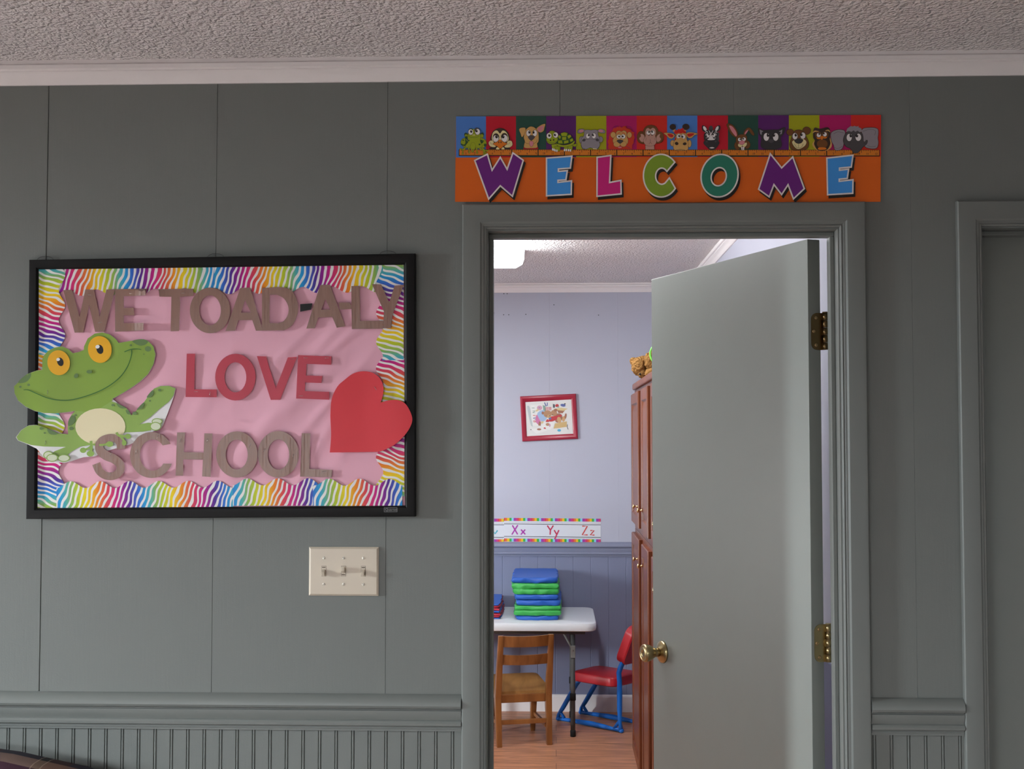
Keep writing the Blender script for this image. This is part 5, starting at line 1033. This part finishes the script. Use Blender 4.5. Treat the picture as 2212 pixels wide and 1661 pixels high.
def pad(name, x0, x1, y0, y1, z0, z1, mat, seed, puff=0.007, wr=0.0085, xf=None, nx=22, ny=30, nz=5):
    """soft stitched pad: rounded slab with sagging, wrinkled sides"""
    b = MB(); bm = b.bm; rows = []
    per = []
    for k in range(nx): per.append((x0 + (x1 - x0) * k / nx, y0))
    for k in range(ny): per.append((x1, y0 + (y1 - y0) * k / ny))
    for k in range(nx): per.append((x1 - (x1 - x0) * k / nx, y1))
    for k in range(ny): per.append((x0, y1 - (y1 - y0) * k / ny))
    cx, cy = (x0 + x1) / 2, (y0 + y1) / 2; hx, hy = (x1 - x0) / 2, (y1 - y0) / 2
    for j in range(nz + 1):
        t = j / nz; a = t * PI; bulge = math.sin(a) * puff; z = z0 + (z1 - z0) * (0.5 - 0.5 * math.cos(a)) ; ring = []
        for x, y in per:
            ux, uy = (x - cx) / hx, (y - cy) / hy; rr_ = max(abs(ux), abs(uy)); L = math.hypot(ux, uy); k = 1 - 0.035 * max(0, L - 1.12) / 0.3
            nx_, ny_ = (1 if abs(ux) > 0.995 else 0) * (1 if ux > 0 else -1), (1 if abs(uy) > 0.995 else 0) * (1 if uy > 0 else -1)
            w = wr * noise.noise((x * 26 + seed, y * 26, z * 45 + seed * 3)) ; w2 = wr * 0.9 * noise.noise((x * 14, y * 14 + seed, seed))
            p = Vector((cx + (x - cx) * k + nx_ * (bulge - puff + w), cy + (y - cy) * k + ny_ * (bulge - puff + w), z + w2 * min(1.0, (z1 - z0) / 0.03) * (0.0 if j in (0, nz) else 1)))
            ring.append(bm.verts.new(xf(p) if xf else p))
        rows.append(ring)
    n = len(per)
    for r0, r1 in zip(rows, rows[1:]):
        for k in range(n): bm.faces.new((r0[k], r0[(k + 1) % n], r1[(k + 1) % n], r1[k]))
    for ring, zz in ((rows[0][::-1], z0), (rows[-1], z1)):
        f = bm.faces.new(ring); r = bmesh.ops.inset_region(bm, faces=[f], thickness=0.02, use_even_offset=True)
    return autosmooth(b.obj(name, mat), 60)
m_mblue = M('royal_blue_vinyl', (0.022, 0.115, 0.50), rough=0.45, spec=0.4, bump=(30, 0.35, 0.004))
m_mgreen = M('grass_green_vinyl', (0.05, 0.42, 0.085), rough=0.42, spec=0.4, bump=(34, 0.4, 0.004))
m_mred = M('crimson_vinyl', (0.42, 0.018, 0.045), rough=0.45, spec=0.4, bump=(30, 0.2, 0.003))
def folded_mat(z, hs, seed, shear, label, kinds, x0, x1, y0, y1, group, nm='rest_mat', ins=(0, 0, 0, 0, 0)):
    root = tag(empty(nm, ((x0 + x1) / 2, (y0 + y1) / 2, z)), label, 'mat', group); zz = z
    for k, (h, kd) in enumerate(zip(hs, kinds)):
        i_ = ins[k] if k < len(ins) else 0
        o = pad({'b': 'blue_panel', 'g': 'green_panel', 'r': 'red_panel'}[kd], x0 + i_ + shear[0] * k, x1 - i_ + shear[0] * k, y0 + i_ * 0.6 + shear[1] * k, y1 - i_ * 0.6, zz + 0.0008, zz + h - 0.0008, {'b': m_mblue, 'g': m_mgreen, 'r': m_mred}[kd], seed + k * 1.7, 0.007 if h > 0.02 else 0.004)
        part(o, root); zz += h
    return zz + 0.0012
mx0, mx1, my0, my1 = -0.222, 0.022, 3.672, 4.185
G4 = 'folded rest mats stacked on the white table'
z = folded_mat(TZ, (0.024, 0.030, 0.023, 0.029), 3.0, (0.002, 0.0), 'blue and green folded rest mat, lower one of the tall stack on the table', 'bggb', mx0, mx1, my0, my1, G4, ins=(0.006, -0.004, -0.002, 0.002))
z = folded_mat(z, (0.027, 0.029, 0.029, 0.030), 9.0, (-0.003, 0.008), 'blue and green folded rest mat on top of the tall stack', 'bggb', mx0 - 0.004, mx1 - 0.004, my0 + 0.003, my1 - 0.01, G4, ins=(0.004, -0.002, -0.006, -0.002))
z = folded_mat(TZ, (0.007, 0.012, 0.011), 15.0, (0.0, 0.0), 'blue and red folded rest mat, bottom of the low pile behind the jamb', 'brr', -0.79, -0.292, 3.705, 4.185, G4)
z = folded_mat(z, (0.012, 0.013, 0.012, 0.006), 21.0, (-0.001, 0.004), 'blue and red folded rest mat, top of the low pile behind the jamb', 'brrb', -0.79, -0.296, 3.71, 4.185, G4)

# ------------------------------------------------------------------ classroom: wooden child's chair (seen from behind)
m_oak = wood('golden_oak', (0.18, 0.062, 0.016), (0.34, 0.135, 0.038), 7.0, (3, 3, 0.5), 0.35, 0.45, 0.15)
m_seatw = wood('worn_oak_seat', (0.26, 0.125, 0.035), (0.44, 0.23, 0.075), 7.0, (3, 0.5, 3), 0.4, 0.4, 0.1)
CH = empty('wooden_chair', (-0.165, 3.462, 0), math.radians(13.5)); tag(CH, 'small wooden school chair with slatted back tucked under the white table', 'chair')
CM = Matrix.Translation(CH.location) @ Matrix.Rotation(math.radians(13.5), 4, 'Z')
def cpart(mb, name, mat, sm=None):
    bmesh.ops.transform(mb.bm, matrix=CM, verts=mb.bm.verts[:]); o = mb.obj(name, mat)
    if sm: autosmooth(o, sm)
    return part(o, CH)
def bar(mb, pts, w, d):
    """squared bar through points with widths w (x) and depths d (y)"""
    rings = []
    for p, ww, dd in zip(pts, w, d): rings.append([mb.bm.verts.new((p[0] + sx * ww / 2, p[1] + sy * dd / 2, p[2])) for sx, sy in ((-1, -1), (1, -1), (1, 1), (-1, 1))])
    for r0, r1 in zip(rings, rings[1:]):
        for k in range(4): mb.bm.faces.new((r0[k], r0[(k + 1) % 4], r1[(k + 1) % 4], r1[k]))
    mb.bm.faces.new(rings[0][::-1]); mb.bm.faces.new(rings[-1])
    bmesh.ops.bevel(mb.bm, geom=[e for e in mb.bm.edges], offset=0.0035, segments=2, affect='EDGES', profile=0.6)
def ly_(z): return -0.012 + 0.028 * min(1, z / 0.24) if z < 0.24 else 0.016 - 0.075 * (z - 0.24) / 0.33
for sx in (-1, 1):
    zs = [0, 0.12, 0.24, 0.34, 0.45, 0.567]
    b = MB(); bar(b, [(sx * (0.130 + 0.002 * math.sin(z * 6)), ly_(z), z) for z in zs], [0.027, 0.029, 0.032, 0.031, 0.029, 0.028], [0.030, 0.034, 0.038, 0.034, 0.028, 0.022]); cpart(b, 'rear_leg', m_oak, 40)
    b = MB(); bar(b, [(sx * 0.112, 0.300, 0), (sx * 0.112, 0.285, 0.12), (sx * 0.112, 0.268, 0.262)], [0.024, 0.03, 0.036], [0.024, 0.034, 0.05]); cpart(b, 'front_leg', m_oak, 40)
    b = MB(); b.box(sx * 0.118 - 0.010, sx * 0.118 + 0.010, 0.03, 0.262, 0.215, 0.256, 0.003); cpart(b, 'side_rail', m_oak)
    b = MB(); b.box(sx * 0.119 - 0.008, sx * 0.119 + 0.008, 0.005, 0.285, 0.085, 0.105, 0.003); cpart(b, 'side_stretcher', m_oak)
def slat(z0, z1, dy, name):
    b = MB(); n = 12; rows = []
    for k in range(n + 1):
        x = -0.117 + 0.234 * k / n; c = dy - 0.016 * (1 - (x / 0.117) ** 2); sag = 0.003 * (1 - (x / 0.117) ** 2)
        yb, yt = ly_(z0) + c, ly_(z1) + c
        rows.append([b.bm.verts.new(p) for p in ((x, yb - 0.006, z0 - sag * 0.6), (x, yb + 0.006, z0 - sag * 0.6), (x, yt + 0.006, z1 - sag), (x, yt - 0.006, z1 - sag))])
    for r0, r1 in zip(rows, rows[1:]):
        for k in range(4): b.bm.faces.new((r0[k], r0[(k + 1) % 4], r1[(k + 1) % 4], r1[k]))
    b.bm.faces.new(rows[0][::-1]); b.bm.faces.new(rows[-1])
    cpart(b, name, m_oak, 40)
slat(0.508, 0.565, 0.0, 'top_rail'); slat(0.415, 0.467, 0.0, 'back_slat')
b = MB(); n = 14; rows = []
for k in range(n + 1):
    x = -0.150 + 0.30 * k / n; row = []
    for j in range(9):
        y = 0.022 + 0.315 * j / 8; xx = x * (1 - 0.06 * (j / 8)); xx *= 1.0 if j > 0 else 0.86
        zt = 0.276 + 0.030 * (j / 8) - 0.010 * math.sin(PI * j / 8) * (1 - (x / 0.16) ** 2) - (0.006 if j in (0, 8) else 0) - (0.004 if k in (0, n) else 0)
        row.append(b.bm.verts.new((xx, y, zt)))
    rows.append(row)
top = []
for r0, r1 in zip(rows, rows[1:]):
    for j in range(8): top.append(b.bm.faces.new((r0[j], r0[j + 1], r1[j + 1], r1[j])))
r = bmesh.ops.extrude_face_region(b.bm, geom=top)
bmesh.ops.translate(b.bm, vec=(0, 0, -0.019), verts=[v for v in r['geom'] if isinstance(v, bmesh.types.BMVert)])
cpart(b, 'seat', m_seatw, 45)
b = MB(); b.box(-0.116, 0.116, 0.012, 0.030, 0.214, 0.256, 0.003); cpart(b, 'rear_apron', m_oak)
b = MB(); b.box(-0.110, 0.110, 0.255, 0.272, 0.214, 0.268, 0.003); cpart(b, 'front_apron', m_oak)
b = MB(); b.box(-0.118, 0.118, -0.006, 0.008, 0.108, 0.132, 0.003); cpart(b, 'rear_stretcher', m_oak)

# ------------------------------------------------------------------ classroom: red and blue toddler chair
m_cred = M('glossy_red_plastic', (0.50, 0.018, 0.03), rough=0.32, spec=0.5)
m_cblue = M('bright_blue_plastic', (0.006, 0.16, 0.64), rough=0.38, spec=0.5)
RF, RR = Vector((0.012, 4.008, 0)), Vector((0.345, 3.741, 0))
fd = (RF - RR).normalized(); sd = Vector((fd.y, -fd.x, 0))           # forward; sd points to the far side
if sd.y < 0: sd = -sd
rc = empty('toddler_chair', RR + fd * 0.2 + sd * 0.11); tag(rc, 'small red plastic chair on a blue sled frame beside the white table', 'chair')
WCH = 0.205
def q(s_, w, z): return RR + fd * s_ + sd * w + Vector((0, 0, z))
Ltot = (RF - RR).length
for w in (0.0, WCH):
    b = MB()
    path = [(0.265, .250), (0.300, .215), (0.345, .150), (0.395, .075), (0.425, .035), (Ltot, .016)]
    b.tube([q(s_, w, z) for s_, z in path], [0.010, 0.013, 0.0155, 0.0145, 0.011, 0.013], 12, flat=0.8)
    b.tube([q(s_, w, z) for s_, z in [(Ltot, .013), (0.385, .013), (0.30, .016), (0.20, .018), (0.11, .016), (0.05, .013), (0.0, .014)]], [0.012, 0.0095, 0.0125, 0.0145, 0.012, 0.009, 0.012], 12)
    b.tube([q(s_, w, z) for s_, z in [(0.0, .010), (0.008, .05), (0.010, .13), (0.010, .20), (0.010, .265), (0.014, .315), (0.002, .345), (-0.012, .375), (-0.03, .42)]], [0.014, 0.011, 0.0155, 0.0165, 0.0145, 0.0155, 0.0155, 0.014, 0.012], 12, flat=0.85)
    for s_, z in ((Ltot, .013), (0.0, .012)): b.blob(tuple(q(s_, w, z)), 0.0145, 0.0145, 0.0125, 12)
    for p0, p1 in (((0.385, .020), (0.412, .050)), ((0.045, .018), (0.012, .06))): b.tube([q(p0[0], w, p0[1]), q((p0[0] + p1[0]) / 2 , w, (p0[1] + p1[1]) / 2), q(p1[0], w, p1[1])], 0.009, 10)
    part(b.obj('sled_leg', m_cblue), rc)
SM = Matrix(((fd.x, sd.x, 0, RR.x), (fd.y, sd.y, 0, RR.y), (0, 0, 1, 0), (0, 0, 0, 1)))
def sx_(v): return SM @ v
o = slab(0.020, 0.325, -0.024, WCH + 0.024, 0.05, ((0.008, 0.236), (0.0, 0.242), (0.0, 0.276), (0.004, 0.284), (0.012, 0.288)), m_cred, 'seat', 8, sx_); part(o, rc)
BMX = Matrix.Translation(RR + Vector((0, 0, 0.365)) + fd * 0.002) @ Matrix(((sd.x, -fd.x, 0, 0), (sd.y, -fd.y, 0, 0), (0, 0, 1, 0), (0, 0, 0, 1))) @ Matrix.Rotation(math.radians(-23), 4, 'X')
def bk(v): return BMX @ Vector((v.x, v.z - 0.02, v.y))
o = slab(-0.024, WCH + 0.024, 0.0, 0.215, 0.045, ((0.006, -0.008), (0.0, -0.003), (0.0, 0.040), (0.006, 0.047)), m_cred, 'backrest', 8, bk); part(o, rc)

# ------------------------------------------------------------------ classroom: tall cabinets along the right wall
m_cherry = wood('cherry_stained_wood', (0.11, 0.027, 0.010), (0.22, 0.062, 0.022), 5.0, (4, 4, 0.35), 0.36, 0.3, 0.10)
CX = 0.36
def cabinet(name, label, z0, z1, zd0, zd1, knob_z, toe, doors, cap):
    root = tag(empty(name, (XB1 - 0.18, 2.3, z0)), label, 'cabinet')
    b = MB(); b.box(CX + 0.019, XB1 - 0.006, 1.32, 3.05, z0 + toe, z1, 0.002)
    if toe: b.box(CX + 0.08, XB1 - 0.006, 1.34, 3.03, z0, z0 + toe)
    part(b.obj('body', m_cherry), root)
    if cap: b = MB(); b.box(CX + 0.006, XB1 - 0.006, 1.31, 3.02, z1, z1 + 0.03, 0.006); part(b.obj('top_moulding', m_cherry), root)
    for y0, y1, ky in doors:
        bm = MB(); t = 0.055; x = CX
        def ring(i, xx): return [bm.bm.verts.new((xx, y, z)) for y, z in ((y0 + i, zd0 + i), (y1 - i, zd0 + i), (y1 - i, zd1 - i), (y0 + i, zd1 - i))]
        R_ = [ring(0, x + 0.019), ring(0, x + 0.004), ring(0.004, x), ring(t - 0.006, x), ring(t, x + 0.007), ring(t + 0.004, x + 0.008), ring(t + 0.03, x + 0.003), ring(t + 0.036, x + 0.0025)]
        for r0, r1 in zip(R_, R_[1:]):
            for k in range(4): bm.bm.faces.new((r0[k], r0[(k + 1) % 4], r1[(k + 1) % 4], r1[k]))
        bm.bm.faces.new(R_[-1]); bm.bm.faces.new(R_[0][::-1])
        d = part(bm.obj('door', m_cherry), root)
        k_ = MB(); k_.lathe([(0.007, 0), (0.005, 0.002), (0.0032, 0.005), (0.0032, 0.011), (0.008, 0.0135), (0.0105, 0.017), (0.0085, 0.0205), (0.003, 0.022)], Matrix.Translation((CX, ky, knob_z)) @ Matrix.Rotation(-PI / 2, 4, 'Y'), 18)
        part(k_.obj('knob', M('polished_brass', (0.72, 0.58, 0.30), 0.22, metal=1.0)), d)
    return root
cabinet('base_cabinet', 'tall lower cherry wood cabinet with paneled doors behind the open door', 0.0, 1.135, 0.10, 1.118, 1.031, 0.09, ((2.55, 3.03, 2.60), (2.01, 2.37, 2.31), (1.46, 1.83, 1.50)), False)
cabinet('upper_cabinet', 'upper cherry wood cabinet stacked on the tall lower one', 1.136, 1.792, 1.168, 1.772, 1.262, 0.0, ((2.55, 3.03, 2.60), (2.01, 2.37, 2.31), (1.46, 1.83, 1.50)), True)

# ------------------------------------------------------------------ teddy bear and toy ring on the cabinet
m_fur = M('golden_brown_plush', (0.30, 0.155, 0.05), rough=0.95, spec=0.1, bump=(55, 1.0, 0.016), vary=0.3)
ZT = 1.822
td = tag(empty('teddy_bear', (0.47, 2.72, ZT)), 'golden brown plush bear sitting on top of the cherry cabinet', 'teddy bear')
def furry(o):
    s_ = o.modifiers.new('smooth', 'SUBSURF'); s_.levels = 2; s_.render_levels = 2; t = bpy.data.textures.get('fur') or bpy.data.textures.new('fur', 'CLOUDS'); t.noise_scale = 0.009
    d_ = o.modifiers.new('tufts', 'DISPLACE'); d_.texture = t; d_.strength = 0.012; d_.mid_level = 0.5; return part(o, td)
def tpart(name, c, r, seg=24, mat=None, rot=None):
    b = MB(); b.blob(c, r[0], r[1], r[2], seg, 0.06, rot); return furry(b.obj(name, mat or m_fur))
tpart('body', (0.475, 2.60, ZT + 0.086), (0.060, 0.060, 0.076))
tpart('head', (0.372, 2.60, ZT + 0.060), (0.036, 0.040, 0.042))
tpart('muzzle', (0.384, 2.585, ZT + 0.027), (0.021, 0.024, 0.022), 18)
tpart('ear', (0.344, 2.605, ZT + 0.084), (0.016, 0.012, 0.017), 16); tpart('ear', (0.388, 2.60, ZT + 0.094), (0.015, 0.013, 0.014), 16)
tpart('arm', (0.414, 2.56, ZT + 0.082), (0.024, 0.022, 0.038), 18); tpart('arm', (0.50, 2.54, ZT + 0.07), (0.024, 0.022, 0.042), 18)
tpart('leg', (0.424, 2.555, ZT + 0.028), (0.032, 0.026, 0.024), 18); tpart('leg', (0.46, 2.66, ZT + 0.03), (0.034, 0.026, 0.026), 18)
b = MB(); b.blob((0.372, 2.563, ZT + 0.024), 0.005, 0.006, 0.005, 10); part(b.obj('nose', m_rub), td)
b = MB(); ringc = W(1423, 764.5, 2.534); n = 40
pts = [ringc + Vector((0.052 * math.cos(2 * PI * k / n) * 0.72, 0.0, 0.044 * math.sin(2 * PI * k / n))) for k in range(n + 1)]
b.tube(pts, 0.0042, 10, caps=False)
rg = b.obj('toy_ring', M('lime_green_plastic', (0.20, 0.72, 0.09), 0.35), loc=tuple(ringc)); tag(rg, 'thin lime green plastic ring perched on the plush bear', 'toy ring')

# ------------------------------------------------------------------ plaid sofa against the panelled wall, mostly out of frame
def plaid():
    m = bpy.data.materials.new('dark_plaid_upholstery'); m.use_nodes = True; nt = m.node_tree; b = nt.nodes['Principled BSDF']
    tc = nd(nt, 'ShaderNodeUVMap'); sp_ = nd(nt, 'ShaderNodeSeparateXYZ'); nt.links.new(tc.outputs[0], sp_.inputs[0])
    def bands(sock, period, stops, base):
        f = math_node(nt, 'FRACT', math_node(nt, 'DIVIDE', sock, period)); cr = nd(nt, 'ShaderNodeValToRGB'); cr.color_ramp.interpolation = 'CONSTANT'
        e = cr.color_ramp.elements; e[0].position = 0; e[0].color = (*base, 1); e[1].position = stops[0][0]; e[1].color = (*stops[0][1], 1)
        for p_, c_ in stops[1:]: q_ = e.new(p_); q_.color = (*c_, 1)
        nt.links.new(f, cr.inputs[0]); return cr.outputs[0]
    tan, cream, wine, navy, ink_ = (0.30, 0.19, 0.13), (0.50, 0.42, 0.32), (0.075, 0.012, 0.018), (0.022, 0.02, 0.06), (0.02, 0.016, 0.018)
    h = bands(sp_.outputs[1], 0.30, [(0.24, ink_), (0.42, tan), (0.59, wine), (0.68, ink_), (0.78, wine), (0.86, navy)], navy)
    v = bands(sp_.outputs[0], 0.15, [(0.30, cream), (0.315, ink_), (0.42, cream), (0.435, wine), (0.72, navy)], navy)
    mx = nd(nt, 'ShaderNodeMixRGB'); mx.inputs[0].default_value = 0.36; nt.links.new(h, mx.inputs[1]); nt.links.new(v, mx.inputs[2])
    n = nd(nt, 'ShaderNodeTexNoise'); n.inputs['Scale'].default_value = 500; t2 = nd(nt, 'ShaderNodeTexCoord'); nt.links.new(t2.outputs['Object'], n.inputs['Vector'])
    bp = nd(nt, 'ShaderNodeBump'); bp.inputs['Strength'].default_value = 0.4; bp.inputs['Distance'].default_value = 0.001; nt.links.new(n.outputs['Fac'], bp.inputs['Height'])
    nt.links.new(mx.outputs[0], b.inputs['Base Color']); nt.links.new(bp.outputs[0], b.inputs['Normal']); b.inputs['Roughness'].default_value = 0.85
    MATS['plaid'] = m; return m
m_plaid = plaid()
sf = tag(empty('sofa', (-1.68, -0.48, 0)), 'dark plaid sofa whose rounded back corner shows at the bottom left', 'sofa')
def boxuv(o):
    lay = o.data.uv_layers.new(name='UVMap')
    for p in o.data.polygons:
        nrm_ = p.normal
        for li in p.loop_indices:
            c = o.data.vertices[o.data.loops[li].vertex_index].co
            lay.data[li].uv = (c.x + 0.35 * c.z, -c.y) if abs(nrm_.z) > 0.6 else ((c.x, c.z) if abs(nrm_.y) > abs(nrm_.x) else (c.y, c.z))
def soft(name, x0, x1, y0, y1, z0, z1, r, parent=sf, crown=None):
    b = MB(); b.box(x0, x1, y0, y1, z0, z1)
    bmesh.ops.subdivide_edges(b.bm, edges=b.bm.edges[:], cuts=9, use_grid_fill=True)
    c = Vector(((x0 + x1) / 2, (y0 + y1) / 2, (z0 + z1) / 2)); h = Vector(((x1 - x0) / 2, (y1 - y0) / 2, (z1 - z0) / 2))
    for v in b.bm.verts:
        d = v.co - c; k = Vector([max(-h[i] + r, min(h[i] - r, d[i])) for i in range(3)]); e = d - k
        if e.length > 1e-6: d = k + e.normalized() * min(r, max(abs(e.x), abs(e.y), abs(e.z)))
        v.co = c + d
        if crown: v.co.z += crown(v.co)
    o = b.obj(name, m_plaid, smooth=True); boxuv(o); return part(o, parent)
SX1 = -0.90
def shoulder(p):
    k = max(0.0, (p.z - 0.45) / 0.434); t = max(0.0, p.x + 1.42); return k * (-0.30 * t ** 1.7)
soft('backrest', -2.45, SX1, -0.24, -0.03, 0.10, 0.884, 0.085, crown=shoulder)
soft('seat_base', -2.42, SX1 - 0.02, -0.90, -0.20, 0.09, 0.30, 0.03)
soft('armrest', SX1 - 0.19, SX1 + 0.0, -0.92, -0.18, 0.10, 0.62, 0.07); soft('armrest', -2.47, -2.28, -0.92, -0.18, 0.10, 0.62, 0.07)
for xa, xb in ((-2.28, -1.75), (-1.745, SX1 - 0.19)): soft('seat_cushion', xa, xb, -0.90, -0.22, 0.30, 0.45, 0.05)
for x in (-2.40, SX1 - 0.08):
    for y in (-0.85, -0.10): b = MB(); b.lathe([(0.022, 0.0), (0.028, 0.10)], Matrix.Translation((x, y, 0)), 16); part(b.obj('foot', m_cherry), sf)
